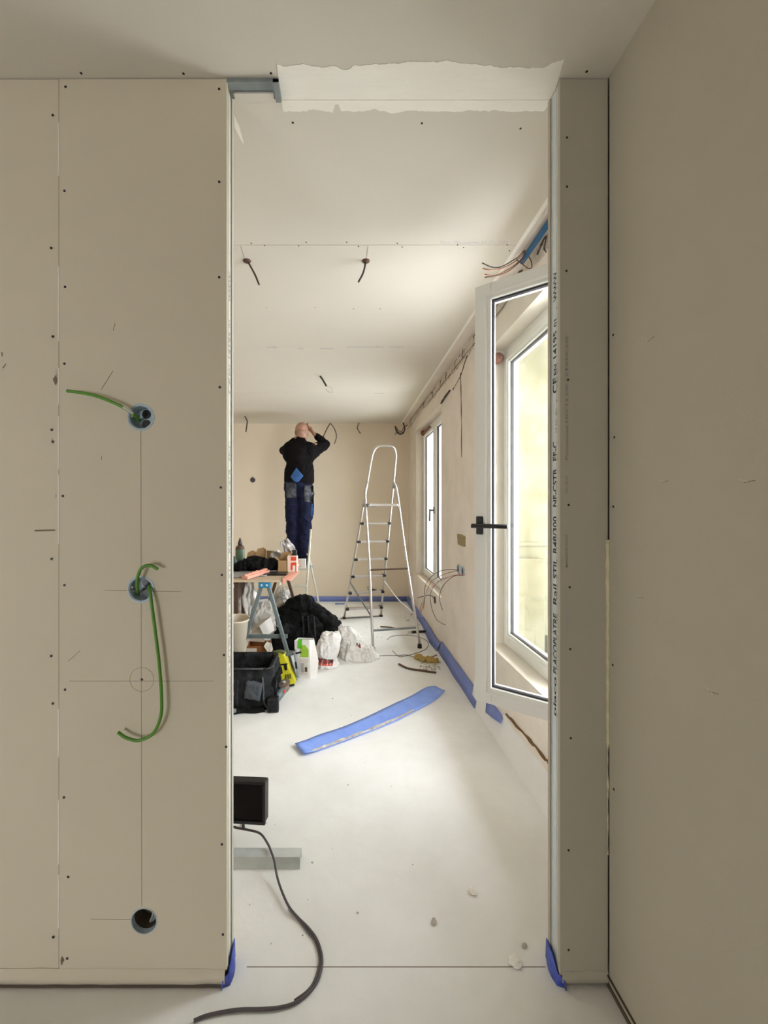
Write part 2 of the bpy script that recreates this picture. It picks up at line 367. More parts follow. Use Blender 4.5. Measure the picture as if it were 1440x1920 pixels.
# the other walls
w_r = struct('wall_right', MB().box((XN, -2.8, 0), (1.18, 1.11, H)), M_board_shade)
struct('wall_left', MB().box((-3.3, -2.8, 0), (-3.1, 1.12, H)), M_board)
struct('wall_far_left', MB().box((-3.3, 1.12, 0), (-3.1, 6, H)), M_backwall)
wf = struct('wall_far', MB().box((-3.2, YB, 0), (1.3, YB+.25, H+.1)), M_backwall)
m = MB(); x0, x1, z0, z1 = -3.0, -1.9, .25, 1.15  # unseen opening added in the rear wall to light the near room
m.box((-3.2, -2.85, 0), (x0, -2.6, H)); m.box((x1, -2.85, 0), (1.2, -2.6, H)); m.box((x0, -2.85, 0), (x1, -2.6, z0)); m.box((x0, -2.85, z1), (x1, -2.6, H))
struct('wall_rear', m, M_reardark)
W1 = (1.34, 2.50); W2 = (3.73, 5.08); ZS, ZH = .48, 2.285
m = MB()
m.box((XW, 1.05, 0), (1.06, YB, ZS)); m.box((XW, 1.05, ZH), (1.06, YB, H+.1))
for a, b in ((1.05, W1[0]), (W1[1], W2[0]), (W2[1], YB)): m.box((XW, a, ZS), (1.06, b, ZH))
ww = struct('wall_window', m, M_winwall)
# neighbouring wall and ground outside the windows
mo = MB()
for y0 in (3.15, 6.9): mo.box((1.06, y0, -.4), (2.7, y0+.22, 2.75))
struct('wall_balcony', mo, M_stone)
struct('added_overhang', MB().box((1.06, .3, 2.75), (2.2, 7.12, 2.95)), M_stone)  # unseen overhang added to hold sky light off the balcony end walls
struct('floor_balcony', MB().box((1.06, .3, .0), (2.7, 7.12, .2)), M_stone)
mo = MB()
for y0 in (3.15, 6.9): mo.box((1.3, y0-.09, .2), (1.50, y0, .93)); mo.box((1.06, y0-.02, 1.02), (2.7, y0, 1.05)); mo.box((1.55, y0-.05, .2), (2.7, y0, .33))
struct('trim_balcony', mo, M_stone, bevel=.006)
# ---- windows
FX = .974
def leaf(win, M, wd, ht, handle=None, flip=1):
    """local: x along width from the hinge, y thickness (room side = -y), z up"""
    t = .062; fl = .040; bd = .028
    m = MB(M)
    for a, b in (((0, 0, 0), (fl+bd, t, ht)), ((wd-fl-bd, 0, 0), (wd, t, ht))): m.box(a, b)
    m.box((fl+bd, 0, 0), (wd-fl-bd, t, fl+bd)); m.box((fl+bd, 0, ht-fl-bd), (wd-fl-bd, t, ht))
    s = m.build('sash', M_pvc, win, bevel=.003)
    # raised step + slanting bead
    m = MB(M)
    def loop(inset, y): return [m.v((inset, y, inset)), m.v((wd-inset, y, inset)), m.v((wd-inset, y, ht-inset)), m.v((inset, y, ht-inset))]
    ls = [loop(fl, 0), loop(fl, -.006), loop(fl+.008, -.006), loop(fl+bd, .016), loop(fl+bd, .024)]
    for p, q in zip(ls, ls[1:]):
        for i in range(4): m.f([p[i], p[(i+1) % 4], q[(i+1) % 4], q[i]])
    m.build('glazing_bead', M_pvc, s)
    m = MB(M); g = fl+bd
    for a, b in (((g, .014, g), (g+.007, .03, ht-g)), ((wd-g-.007, .014, g), (wd-g, .03, ht-g)), ((g, .014, g), (wd-g, .03, g+.007)), ((g, .014, ht-g-.007), (wd-g, .03, ht-g))): m.box(a, b)
    m.build('gasket', M_gasket, s)
    MB(M).box((g-.005, .026, g-.005), (wd-g+.005, .032, ht-g+.005)).build('glass_pane', M_glass, s)
    if handle:
        hx, hz, hl, hd = handle
        m = MB(M); m.box((hx-.014, -.008, hz-.038), (hx+.014, 0, hz+.038)); ro = m.build('handle_rosette', M_black, s, bevel=.003)
        m = MB(M); m.tube([(hx, 0, hz), (hx, -.045, hz)], .008); m.build('handle_neck', M_black, s, smooth=True)
        m = MB(M)
        if hd == 'h': m.tube([(hx+.018, -.047, hz), (hx-hl, -.047, hz)], .0105, 12, flat=.7)
        else: m.tube([(hx, -.047, hz+.012), (hx, -.050, hz-hl)], .008, 10)
        m.build('handle_lever', M_black, s, smooth=True)
    return s
def window(name, y0, y1):
    w_ = bpy.data.objects.new(name, None); COL.objects.link(w_); w_['kind'] = 'structure'; w_['label'] = 'white framed casement window in the plastered wall'; w_.location = (FX, (y0+y1)/2, ZS); ORG[w_.name] = Vector(w_.location)
    m = MB(); t = .045
    for a, b in (((FX, y0, ZS), (FX+.07, y0+t, ZH)), ((FX, y1-t, ZS), (FX+.07, y1, ZH)), ((FX, y0+t, ZS), (FX+.07, y1-t, ZS+t)), ((FX, y0+t, ZH-t), (FX+.07, y1-t, ZH))): m.box(a, b)
    m.build('window_frame', M_pvc, w_, bevel=.002); return w_
def closedM(y_h, sgn):   # sgn +1: leaf runs towards +y from its hinge
    # local x -> world sgn*y ; local y -> +x ; z -> z
    return Matrix(((0, 1, 0, FX-.012), (sgn, 0, 0, y_h), (0, 0, 1, ZS+.025), (0, 0, 0, 1)))
lh = ZH-ZS-.06; w1 = window('window_1', *W1); w2 = window('window_2', *W2)
lw1 = (W1[1]-W1[0]-.06)/2; lw2 = (W2[1]-W2[0]-.06)/2
leaf(w1, closedM(W1[1]-.03, -1), .60, lh)
# open leaf
E = Vector((.544, 1.715)); Hh = Vector((.950, 1.403)); dr = (Hh-E).normalized(); Lw = (Hh-E).length
# local x from hinge to free edge
dx = -dr; nrm = Vector((dx.y, -dx.x))   # outward normal candidate
if nrm.y < 0: nrm = -nrm               # local +y away from camera side
OM = Matrix(((dx.x, nrm.x, 0, Hh.x), (dx.y, nrm.y, 0, Hh.y), (0, 0, 1, ZS+.024), (0, 0, 0, 1)))
leaf(w1, OM, Lw, lh, handle=(Lw-.022, 1.243-(ZS+.024), .125, 'h'))
leaf(w2, closedM(W2[1]-.03, -1), lw2, lh, handle=(lw2-.022, 1.30-ZS-.035, .12, 'v'))
leaf(w2, closedM(W2[0]+.03, 1), lw2, lh)
# pipe stubs in the window heads
for (p, q, lab) in ((P(794, 812, 4.98), P(806, 800, 4.55), 'rusty pipe end poking out of the head of the far window'), (P(934, 672, 2.46), P(941, 668, 2.42), 'rusty pipe end seen through the open window leaf')):
    m = MB(); m.ell(p, (.035, .03, .035)); m.tube([p, q], .012)
    tag(m.build('pipe_stub', M_pipe, None, smooth=True), lab, 'pipe', 'rusty pipe ends')
# ---- screw heads
sc_me = MB().lathe([(.0035, 0), (.0035, .0008), (.002, .0010)], 10).mesh(); sc_me.materials.append(M_screw)
def screw(par, p, rot, r=1):
    o = bpy.data.objects.new('screw_head', sc_me); COL.objects.link(o); o.parent = par; o.location = Vector(p)-org(par); o.rotation_euler = rot; o.scale = (r, r, 1)
for (x, y) in ((99, 216), (121, 358), (96, 465), (122, 538), (99, 631), (121, 682), (97, 806), (99, 828), (118, 930), (97, 1048), (121, 1097), (96, 1230), (122, 1293), (99, 1319), (120, 1495), (128, 1644), (100, 1757), (126, 1797), (123, 163), (411, 167), (411, 341), (411, 520), (412, 726), (414, 914), (416, 1078), (420, 1228), (424, 1400), (416, 1583), (418, 1752), (266, 1274)):
    screw(wl, P(x, y, YP0), (R(90), 0, 0), 1.0)
for (x, y) in ((1063, 258), (1063, 350), (1062, 508), (1065, 712), (1066, 947), (1068, 1101), (1069, 1217), (1070, 1384), (1066, 1594), (1066, 1781)): screw(wr, P(x, y, YP0), (R(90), 0, 0), .9)
for (x, y) in ((1150, 628), (1150, 950), (1149, 1247), (1151, 1480), (1152, 820)):
    d = XN*F/(x-VX); screw(w_r, (XN, d, EYE-(y-VY)/F*d), (0, R(-90), 0), .9)
for (x, y) in ((152, 137), (344, 138), (508, 137), (925, 139), (1100, 134), (549, 230), (791, 231), (976, 241), (471, 456), (496, 460), (560, 461), (574, 454), (650, 454), (672, 462), (745, 456), (754, 463), (858, 459), (869, 464), (951, 459), (955, 470), (500, 577), (591, 577), (663, 579), (713, 579), (514, 650), (707, 650), (750, 651)):
    d = (H-EYE)*F/(VY-y); screw(ceiling, ((x-VX)/F*d, d, H), (R(180), 0, 0), .95)
# ---- pencil lines, seam, base strip on the left board
def pl(a, b, wdt=.0009, mtl=M_pencil, par=None, name='pencil_line'):
    MB().bar(Vector(a)+Vector((0, -.0002, 0)), Vector(b)+Vector((0, -.0002, 0)), .0006, wdt, up=(1, 0, 0) if abs(a[2]-b[2]) > abs(a[0]-b[0]) else (0, 0, 1)).build(name, mtl, par or wl)
pl(P(264, 806, YP0), P(266, 1700, YP0)); pl(P(196, 1107, YP0), P(340, 1109, YP0)); pl(P(130, 1277, YP0), P(400, 1277, YP0), .0006); pl(P(170, 1723, YP0), P(245, 1724, YP0), .0006)
c0 = P(266, 1274, YP0); MB().tube([c0+Vector((.033*math.cos(t/32*2*math.pi), -.0002, .033*math.sin(t/32*2*math.pi))) for t in range(33)], .0004, 6).build('pencil_circle', M_pencil, wl)
pl(P(65, 995, YP0), P(103, 994, YP0), .004, M_pencil, wl, 'scuff_mark')
for a, b in (((5, 690), (11, 682)), ((190, 730), (212, 695)), ((212, 620), (216, 606)), ((150, 1220), (128, 1240)), ((191, 855), (190, 862)), ((4, 668), (3, 660))):
    MB().bar(P(*a, YP0-.0003), P(*b, YP0-.0003), .0006, .0012).build('scuff_mark', M_pencil, wl)
random.seed(3)
for (x, y, s) in ((104, 712, .009), (98, 828, .006), (105, 700, .006), (117, 1800, .008), (104, 930, .004)):
    c = P(x, y, YP0); m = MB(); n = 11
    m.prism([c+Vector((s*(.5+random.random()*.6)*math.cos(k/n*6.283)*.7, -.0006, s*1.6*(.5+random.random()*.6)*math.sin(k/n*6.283))) for k in range(n)], (0, .0005, 0)); m.build('dent', M_dirty if s < .007 else M_pencil, wl)
for k in range(8): # filler line in the seam
    ya, yb = ((500, 640), (690, 760), (780, 880), (890, 1020), (1330, 1420), (1500, 1620), (1640, 1740), (230, 330))[k]
    MB().bar(P(110, ya, YP0), P(110, yb, YP0), .0022, .0022, up=(1, 0, 0)).build('joint_filler', M_white, wl)
def ragged_strip(x0, x1, y, zlo, zhi, th, seed, amp=.006, n=60):
    m = MB(); random.seed(seed); A = []
    for i in range(n+1):
        x = x0+(x1-x0)*i/n; A.append((x, zhi+amp*noise.noise(Vector((x*14, seed, 0)))+amp*.5*noise.noise(Vector((x*50, seed, 0))), th*(1+.5*noise.noise(Vector((x*30, seed, 5))))))
    r1 = [m.v((x, y-.0004, z)) for x, z, t in A]; r2 = [m.v((x, y-t*.55, z-.006)) for x, z, t in A]; r3 = [m.v((x, y-t, (z+zlo)/2)) for x, z, t in A]; r4 = [m.v((x, y-t*.8, zlo)) for x, z, t in A]; r5 = [m.v((x, y+.0, zlo)) for x, z, t in A]
    for a, b in ((r1, r2), (r2, r3), (r3, r4), (r4, r5)):
        for i in range(n): m.f([a[i], a[i+1], b[i+1], b[i]])
    return m
ragged_strip(-3.1, XL-.004, YP0, .010, .048, .006, 1).build('cement_skirt', M_board, wl, smooth=True)
ragged_strip(XR+.004, XN, YP0, .012, .042, .005, 2).build('cement_skirt', M_board_shade, wr, smooth=True)
pl((-3.1, YP0-.006, .006), (XL-.01, YP0-.006, .006), .007, M_crack, wl, 'base_shadow_line')  # dark strip painted in for the shadow along the wall foot
# right wall: corner foam line, floor gap
m = MB(); pts = []; random.seed(5)
for i in range(60):
    py = 1012+(1600-1012)*i/59; z = EYE-(py-VY)/F*YP0
    r = .0052*(1.1-.5*i/59)*(1+.5*noise.noise(Vector((i*.7, 0, 3))))
    if i > 38: r *= max(.12, abs(noise.noise(Vector((i*.45, 2, 7))))*3)
    pts.append((Vector((XN-.002, YP0-.003+.0015*noise.noise(Vector((i*.9, 1, 1))), z)), r))
m.tube([p for p, r in pts], [r for p, r in pts], 10); m.build('foam_line', M_foam, w_r, smooth=True)
MB().box((XN-.0008, YP0-.0012, .04), (XN, YP0, H)).build('corner_gap', M_crack, w_r)

m = MB(); m.box((XN-.003, -2.6, .0), (XN, YP0, .012)); m.build('floor_gap', M_crack, w_r)
m = MB(); m.box((XN-.0045, -2.6, .030), (XN, YP0, .034)); m.build('board_edge', M_crack, w_r)
# wide smear of old mortar where floor meets the left base
# ---- plaster band on the ceiling above the opening
def patch(outline_lo, outline_hi, z, name, mtl, par):
    m = MB(); n = len(outline_lo); a = [m.v((x, y, z)) for x, y in outline_lo]; b = [m.v((x, y, z)) for x, y in outline_hi]
    a2 = [m.v((x, y, z+.002)) for x, y in outline_lo]; b2 = [m.v((x, y, z+.002)) for x, y in outline_hi]
    for i in range(n-1):
        m.f([a[i], b[i], b[i+1], a[i+1]]); m.f([a[i], a[i+1], a2[i+1], a2[i]]); m.f([b[i+1], b[i], b2[i], b2[i+1]])
    m.f([a[0], a2[0], b2[0], b[0]]); m.f([a[-1], b[-1], b2[-1], a2[-1]])
    return m.build(name, mtl, par)
def cy(px, py): d = (H-EYE)*F/(VY-py); return ((px-VX)/F*d, d)
n = 90; up_, lo_, mi_ = [], [], []
for i in range(n+1):
    t = i/n; pxu = 519+(1058-519)*t; bumpy = 118+7*math.sin(t*9)*(.4+.6*t)+6*noise.noise(Vector((t*16, 1, 0)))+3*noise.noise(Vector((t*60, 2, 0)))+(6 if .22 < t < .26 else 0)-(12*max(0, t-.93)/.07)
    up_.append(cy(pxu, bumpy+2)); pxm = 527+(1036-527)*t; mi_.append(cy(pxm, 186))
    pxl = 531+(1020-531)*t; lo_.append(cy(pxl, 208+7*noise.noise(Vector((t*13, 4, 0)))+3*noise.noise(Vector((t*50, 5, 0)))-(14 if .19 < t < .22 else 0)))
patch(up_, mi_, H-.0015, 'filler_patch', M_white, ceiling)
patch([(a[0], a[1]+.002) for a in mi_], lo_, H-.001, 'filler_patch', M_white, ceiling)
# exposed channel at the left end of the band
m = MB(); xa, xb = XL, -.186
m.box((xa, 1.117, H-.004), (xb, 1.166, H+.0)); m.box((xa, 1.115, H-.012), (xb, 1.117, H)); m.box((xb-.016, 1.115, H-.016), (xb, 1.168, H-.003))
m.build('exposed_channel', M_galvd, ceiling)
MB().box((xa+.01, 1.148, H-.010), (xb-.02, 1.168, H-.005)).build('batten', M_ceil, ceiling)
MB().prism([(cy(438, 215)[0], cy(438, 215)[1], H-.001), (cy(448, 235)[0], cy(448, 235)[1], H-.001), (cy(457, 270)[0], cy(457, 270)[1], H-.001), (cy(452, 262)[0], cy(452, 262)[1], H-.001), (cy(440, 238)[0], cy(440, 238)[1], H-.001)], (0, 0, .001)).build('filler_dab', M_white, ceiling)
# faded board printing on the ceiling
xa, ya = cy(825, 455); me = text_mesh('Placo  Placomarine BA13 - 1200', .30, .022, (1, 0, 0), (0, -1, 0), (xa, ya+.008, H-.0004), 0)
finish('printed_text', me, mat('faint_ceiling_print', (.56, .54, .53), .8), ceiling)
for k, (xa_, xb_, py) in enumerate(((560, 568, 653), (600, 625, 653), (650, 720, 650), (730, 758, 650), (700, 720, 737), (500, 520, 651))):
    d = (H-EYE)*F/(VY-py); MB().box(((xa_-VX)/F*d, d, H-.0008), ((xb_-VX)/F*d, d+.012, H)).build('joint_smear', mat('grey_joint_smear', (.5, .48, .47), .9), ceiling)
for (p, q) in (((451, 461), (459, 486)), ((690, 461), (687, 486))):
    a = cy(*p); b = cy(*q); MB().bar((*a, H-.0005), (*b, H-.0005), .001, .001).build('pencil_line', M_pencil, ceiling)
# ---- floor line and grime
MB().box((-.285, 1.1615, 0), (.572, 1.1635, .0006)).build('joint_line', M_pencil, floor)
random.seed(11)
for k in range(26):
    x, y = random.uniform(-.4, .7), random.uniform(1.2, 2.8); s = random.uniform(.0015, .0045)
    m = MB(); m.ell((x, y, s*.3), (s, s*random.uniform(.5, 1.3), s*.5), (0, 0, random.random()*3), 8); m.build('plaster_speck', M_debris if k % 3 else M_white, floor)
# ---- window wall: broken plaster under the ceiling, cracks, patches
random.seed(8)
m = MB(); y = 1.25
while y < 5.4:
    L = random.uniform(.12, .30); zt = H-.004; zb = 2.425+random.uniform(-.012, .02)
    e = random.uniform(.004, .016); n_ = 6
    pts = [(XW-e, y+.006, zb)] + [(XW-e, y+L*k/n_, zb+random.uniform(-.008, .008)) for k in range(1, n_)] + [(XW-e, y+L-.006, zb), (XW-e*.8, y+L-.006+random.uniform(-.01, .01), zt-random.uniform(0, .02))] + [(XW-e, y+L*k/n_, zt-random.uniform(0, .022)) for k in range(n_-1, 0, -1)] + [(XW-e, y+.006, zt-random.uniform(0, .02))]
    m.prism(pts, (.02, 0, 0)); y += L+random.uniform(.0, .02)
m.build('exposed_masonry', M_rough, ww)
def wp(px, py, off=.003):
    d = XW*F/(px-VX); return Vector((XW-off, d, EYE-(py-VY)/F*d))
def crack(par, pts, r, mtl=M_crack, name='crack', j=.003):
    pts = crom(pts, 6); random.seed(len(pts)); pts = [p+Vector((0, random.uniform(-j, j), random.uniform(-j, j))) for p in pts]
    m = MB(); m.tube(pts, [r*random.uniform(.3, 1.3) for _ in range(max(3, len(pts)//2))], 6); return m.build(name, mtl, par)
crack(ww, [(XW-.001, 1.3, 2.485), (XW-.001, 2.2, 2.49), (XW-.001, 3.2, 2.492), (XW-.001, 5.6, 2.497)], .006, j=.008)
crack(ww, [(XW-.012, 1.9, 2.425), (XW-.012, 3.0, 2.43), (XW-.012, 4.3, 2.42)], .003, j=.006)
for yy in (1.75, 2.05, 2.62, 3.0, 3.5, 4.05, 4.5): crack(ww, [(XW-.014, yy, 2.485), (XW-.014, yy+.02, 2.45), (XW-.013, yy, 2.42)], .003)
crack(ww, [wp(864, 700), wp(865, 740), wp(866, 800), wp(866, 858)], .004, j=.004)
crack(ww, [wp(880, 660), wp(872, 680), wp(866, 700), wp(858, 716), wp(850, 730)], .004)
crack(ww, [wp(1010, 480), wp(1018, 462), wp(1027, 445)], .012, j=.004); crack(ww, [wp(970, 512), wp(985, 506)], .006)
crack(ww, [wp(828, 757, .008), wp(836, 745, .012), wp(845, 732, .008)], .009, M_black, 'black_conduit', 0)
crack(ww, [wp(1036, 1440), wp(1010, 1405), wp(980, 1372), wp(950, 1340)], .010, mat('brown_crack', (.16, .085, .03), .95), 'crack', .005)
crack(ww, [wp(1024, 1478), wp(1012, 1462), wp(1004, 1450)], .006, M_crack, 'crack', .003)
m = MB()
c = wp(866, 1014); y0, y1 = 2.98, 3.20
m.prism([(XW-.003, y0, 1.03), (XW-.003, y0, 1.105), (XW-.003, y0+.1, 1.115), (XW-.003, y1, 1.11), (XW-.003, y1-.02, 1.03), (XW-.003, y0+.08, 1.025)], (.004, 0, 0)); m.build('filler_square', M_brownpatch, ww)
# lower ragged plaster edge below the near window
m = MB(); random.seed(2); pts = []
n_ = 26
lo = [(XW-.030, 1.5+1.25*i/n_, .0) for i in range(n_+1)]; hi = [(XW-.006, 1.5+1.25*i/n_, .15+.025*noise.noise(Vector((i*.5, 0, 0)))+.012*random.random()) for i in range(n_+1)]
a = [m.v(p) for p in lo]; b = [m.v(p) for p in hi]; c_ = [m.v((XW+.001, p[1], p[2]+.006)) for p in hi]
for i in range(n_): m.f([a[i], a[i+1], b[i+1], b[i]]); m.f([b[i], b[i+1], c_[i+1], c_[i]])
m.build('floor_fillet', M_floor, ww, smooth=True)

for (x, y, w_, h_) in ((1395, 905, 60, 30), (1330, 1296, 26, 8), (1240, 905, 10, 5), (1215, 640, 8, 12), (1195, 1120, 6, 10)):
    d = XN*F/(x-VX); z = EYE-(y-VY)/F*d
    for k in range(3): MB().bar((XN-.0003, d+.004*k, z+.004*k), (XN-.0003, d-.02+.006*k, z+.003-.002*k), .0006, .0012).build('scuff_mark', M_board if k else M_pencil, w_r)
# ------------------------------------------------------------ electrical boxes and sleeves in the left wall
labs = ['round blue-grey wall box with one short green sleeve, topmost of the wall boxes', 'round blue-grey wall box with two green sleeves, middle of the wall boxes', 'empty round hole with grey rim low on the left wall, lowest of the three']
for i, h in enumerate(holes):
    t = thing('electrical_box', labs[i], 'wall box', (h.x, YP0, h.z), 'round wall boxes in the left wall')
    M = yrot(Vector((h.x, YP0, h.z)))   # local z -> +y
    if i < 2:
        MB(M).lathe([(.0335, -.0012), (.0375, -.0012), (.0375, 0), (.0335, .0005), (.031, .001), (.030, .028), (.0, .029)], 32, caps=False).build('box_cup', M_ebox, t, smooth=False)
        for k, s in enumerate((1, -1)):
            MB(M @ Matrix.Translation((.002, s*.014, .0285))).lathe([(.0125, -.001), (.0125, 0), (0.001, 0)], 18).build('knockout', M_black, t)
        for s in (1, -1): MB(M @ Matrix.Translation((s*.028, -.004, .006))).lathe([(.003, 0), (.003, .02)], 8).build('screw_post', M_wirew, t)
    else:
        MB(M).lathe([(.034, -.0008), (.0365, -.0008), (.0365, 0), (.034, .012), (.033, .0125), (.033, -.0001)], 32, caps=False).build('hole_rim', M_ebox, t)
        MB(M).lathe([(.0339, .0125), (.0339, .055), (.001, .055)], 32, caps=False).build('dark_cavity', M_crack, t)
        m = MB(); m.tube([(h.x+.012, YP0+.045, h.z+.03), (h.x+.016, YP0+.02, h.z), (h.x+.004, YP0+.03, h.z-.03)], .004, 8, 6); m.tube([(h.x+.022, YP0+.04, h.z+.02), (h.x+.022, YP0+.02, h.z-.006), (h.x+.01, YP0+.03, h.z-.028)], .003, 8, 6)
        m.build('cable_end', M_sheet, t, smooth=True)
def sleeve(pts, lab, tip=None):
    pts = [P(x, y, d) for x, y, d in pts]
    t = MB().tube(pts, .0043, 12, 8).build('green_sleeve', M_green, None, smooth=True); tag(t, lab, 'cable sleeve', 'green cable sleeves on the left wall')
    if tip: MB().tube([P(*p) for p in tip], .0036, 10, 6).build('bare_wire', M_wirew, t, smooth=True)
    return t
sleeve([(262, 788, 1.140), (256, 782, 1.12), (240, 769, 1.098), (213, 755, 1.092), (178, 742, 1.092), (150, 736, 1.096), (126, 733, 1.098)], 'short green sleeve sticking out to the left of the topmost wall box', [(250, 776, 1.102), (241, 769, 1.0945), (231, 763, 1.090)])
sleeve([(259, 1112, 1.14), (257, 1100, 1.105), (258, 1083, 1.097), (265, 1066, 1.096), (280, 1060, 1.096), (296, 1067, 1.097)], 'short green sleeve hooking up and over the middle wall box')
sleeve([(279, 1098, 1.135), (281, 1104, 1.11), (284, 1130, 1.100), (292, 1190, 1.098), (299, 1250, 1.097), (303, 1310, 1.096), (301, 1345, 1.096), (287, 1375, 1.096), (262, 1388, 1.096), (238, 1384, 1.096), (221, 1373, 1.097)], 'long bright green sleeve hanging in a J below the middle wall box')
# ------------------------------------------------------------ blue underlay strips
def ribbon(bot, top, th=.003, mtl=M_blued, name='underlay_strip', parent=None, off=(-1, 0, 0)):
    m = MB(); o = Vector(off)*th; n = len(bot)
    bot, top = [Vector(p) for p in bot], [Vector(p) for p in top]
    g = []
    for r in (bot, top):
        g.append([m.v(p) for p in r]); g.append([m.v(p+o) for p in r])
    a, a2, b, b2 = g
    for i in range(n-1):
        m.f([a[i], a[i+1], b[i+1], b[i]]); m.f([a2[i], b2[i], b2[i+1], a2[i+1]]); m.f([b[i], b[i+1], b2[i+1], b2[i]]); m.f([a[i], a2[i], a2[i+1], a[i+1]])
    m.f([a[0], b[0], b2[0], a2[0]]); m.f([a[-1], a2[-1], b2[-1], b[-1]])
    return m.build(name, mtl, parent, smooth=True)
G = 'blue underlay strips along the walls'
ribbon([(-3.05, YB-.01, .001), (-1, YB-.012, .001), (XW-.02, YB-.01, .001)], [(-3.05, YB-.002, .07), (-1, YB-.004, .072), (XW-.02, YB-.003, .07)], .003, off=(0, -1, 0))
tag(COL.objects[-1], 'blue strip turned up along the foot of the far wall', 'strip', G)
random.seed(4)
b = []; t_ = []
for i in range(34):
    y = 5.66-(5.66-3.72)*i/33; k = max(0, 1-abs(y-3.95)/.55)
    b.append((XW-.03-.035*k, y, .001)); t_.append((XW-.004-.010*k, y, .085+.012*noise.noise(Vector((y*4, 0, 0)))-.02*k))
tag(ribbon(b, t_), 'blue strip along the foot of the window wall, beneath the far window', 'strip', G)
b = []; t_ = []
for i in range(30):
    y = 3.70-(3.70-2.66)*i/29
    b.append((XW-.035-.006*noise.noise(Vector((y*3, 5, 0))), y, .001)); t_.append((XW-.003, y, .098+.006*noise.noise(Vector((y*6, 3, 0)))))
tag(ribbon(b, t_), 'blue strip along the window wall between the two windows', 'strip', G)
b = [(XW-.030, 2.46, .075), (XW-.034, 2.34, .105), (XW-.030, 2.22, .135)]; t_ = [(XW-.012, 2.50, .125), (XW-.012, 2.36, .165), (XW-.012, 2.26, .165)]
tag(ribbon(b, t_), 'loose scrap of blue strip under the open window leaf', 'strip', G)
M_deepblue = mat('deep_blue_strip', (.03, .05, .42), .5, col2=(.10, .16, .62), vs=30)
# the flaps curling out of the foot of each jamb
def flap(x, s, lab):
    bo, tp = [], []
    for k in range(15):
        a = k/14; c_ = math.sin(min(1, a*1.05)*math.pi)
        bo.append((x-s*(.002+.009*c_) if a > .12 else x+s*.012, YP0-.012+a*.085, .001))
        tp.append((x-s*(.0015+.004*c_) if a > .12 else x+s*.010, YP0-.008+a*.078, .018+.040*min(1, a*2.2)))
    tag(ribbon(bo, tp, .0025, M_deepblue or mat('deep_blue_strip', (.05, .10, .62), .5, col2=(.16, .26, .8), vs=16), off=(s*-1, 0, 0)), lab, 'strip', G)
flap(XL, -1, 'blue strip curling out from the foot of the left side of the opening')
flap(XR, 1, 'blue strip curling out from the foot of the right side of the opening')
# blue film strip lying on the floor
A = [FL(553, 1400), FL(600, 1378), FL(660, 1358), FL(720, 1330), FL(770, 1306), FL(800, 1290), FL(816, 1287)]; B = [FL(570, 1420), FL(620, 1402), FL(690, 1376), FL(750, 1350), FL(800, 1324), FL(822, 1310), FL(834, 1297)]
A, B = crom(A, 6), crom(B, 6); m = MB(); NN = len(A)
rows = []
for j in range(6):
    t = j/5; rows.append([(a.lerp(bb, t)) for a, bb in zip(A, B)])
top = [[m.v((p.x, p.y, .006+.004*noise.noise(p*5)+(.012*(1-i/3) if i < 3 else 0)+(.006 if j == 5 else 0))) for i, p in enumerate(r)] for j, r in enumerate(rows)]
bt = [[m.v((v.co.x, v.co.y, max(v.co.z-.003, .0005))) for v in r] for r in top]
for j in range(5):
    for i in range(NN-1): m.f([top[j][i], top[j][i+1], top[j+1][i+1], top[j+1][i]]); m.f([bt[j][i], bt[j+1][i], bt[j+1][i+1], bt[j][i+1]])
for j in (0, 5):
    for i in range(NN-1): m.f([top[j][i], top[j][i+1], bt[j][i+1], bt[j][i]])
for j in range(5):
    for i in (0, NN-1): m.f([top[j][i], top[j+1][i], bt[j+1][i], bt[j][i]])
fs = m.build('film_strip', M_blue, None, smooth=True); tag(fs, 'long bright blue foam strip lying loose across the middle of the floor', 'strip')
m = MB(); random.seed(9); lo, hi = [], []
for i in range(2, 22):
    p = B[min(i, NN-1)]; q = A[min(i, NN-1)]; d = (q-p).normalized(); lo.append(m.v((p+d*.002)+Vector((0, 0, .0125)))); hi.append((m.v(p+d*(.012+.018*random.random()*(1-abs(i-12)/12))+Vector((0, 0, .0165)))))
for i in range(len(lo)-1): m.f([lo[i], lo[i+1], hi[i+1], hi[i]])
m.build('plaster_crust', M_debris, fs)
# ------------------------------------------------------------ steel stud, lamp, cable
m = MB(); x0, x1 = -.95, -.168; ya, yb = 1.476, 1.524
prof = [(ya, 0), (ya, .012), (ya+.001, .012), (ya+.001, .0012), (ya+.02, .0012), (ya+.012, .034), (ya+.0125, .0352), (yb+.01, .0352), (yb+.01, .0), (yb+.0088, .0), (yb+.0088, .034), (ya+.0135, .034)]
# front flange slopes, top web lies flat
m.prism([(x0, y, z) for y, z in [(ya, .0005), (ya, .0020), (ya+.004, .016), (ya+.012, .0352), (yb+.004, .0352), (yb+.006, .0005), (yb+.0045, .0005), (yb+.0025, .0338), (ya+.013, .0338), (ya+.0055, .0155), (ya+.0014, .0018), (ya+.002, .0005)]], (x1-x0, 0, 0))
tag(m.build('steel_stud', M_galv, None), 'short galvanised steel stud lying on the floor beside the left edge of the opening', 'steel stud')
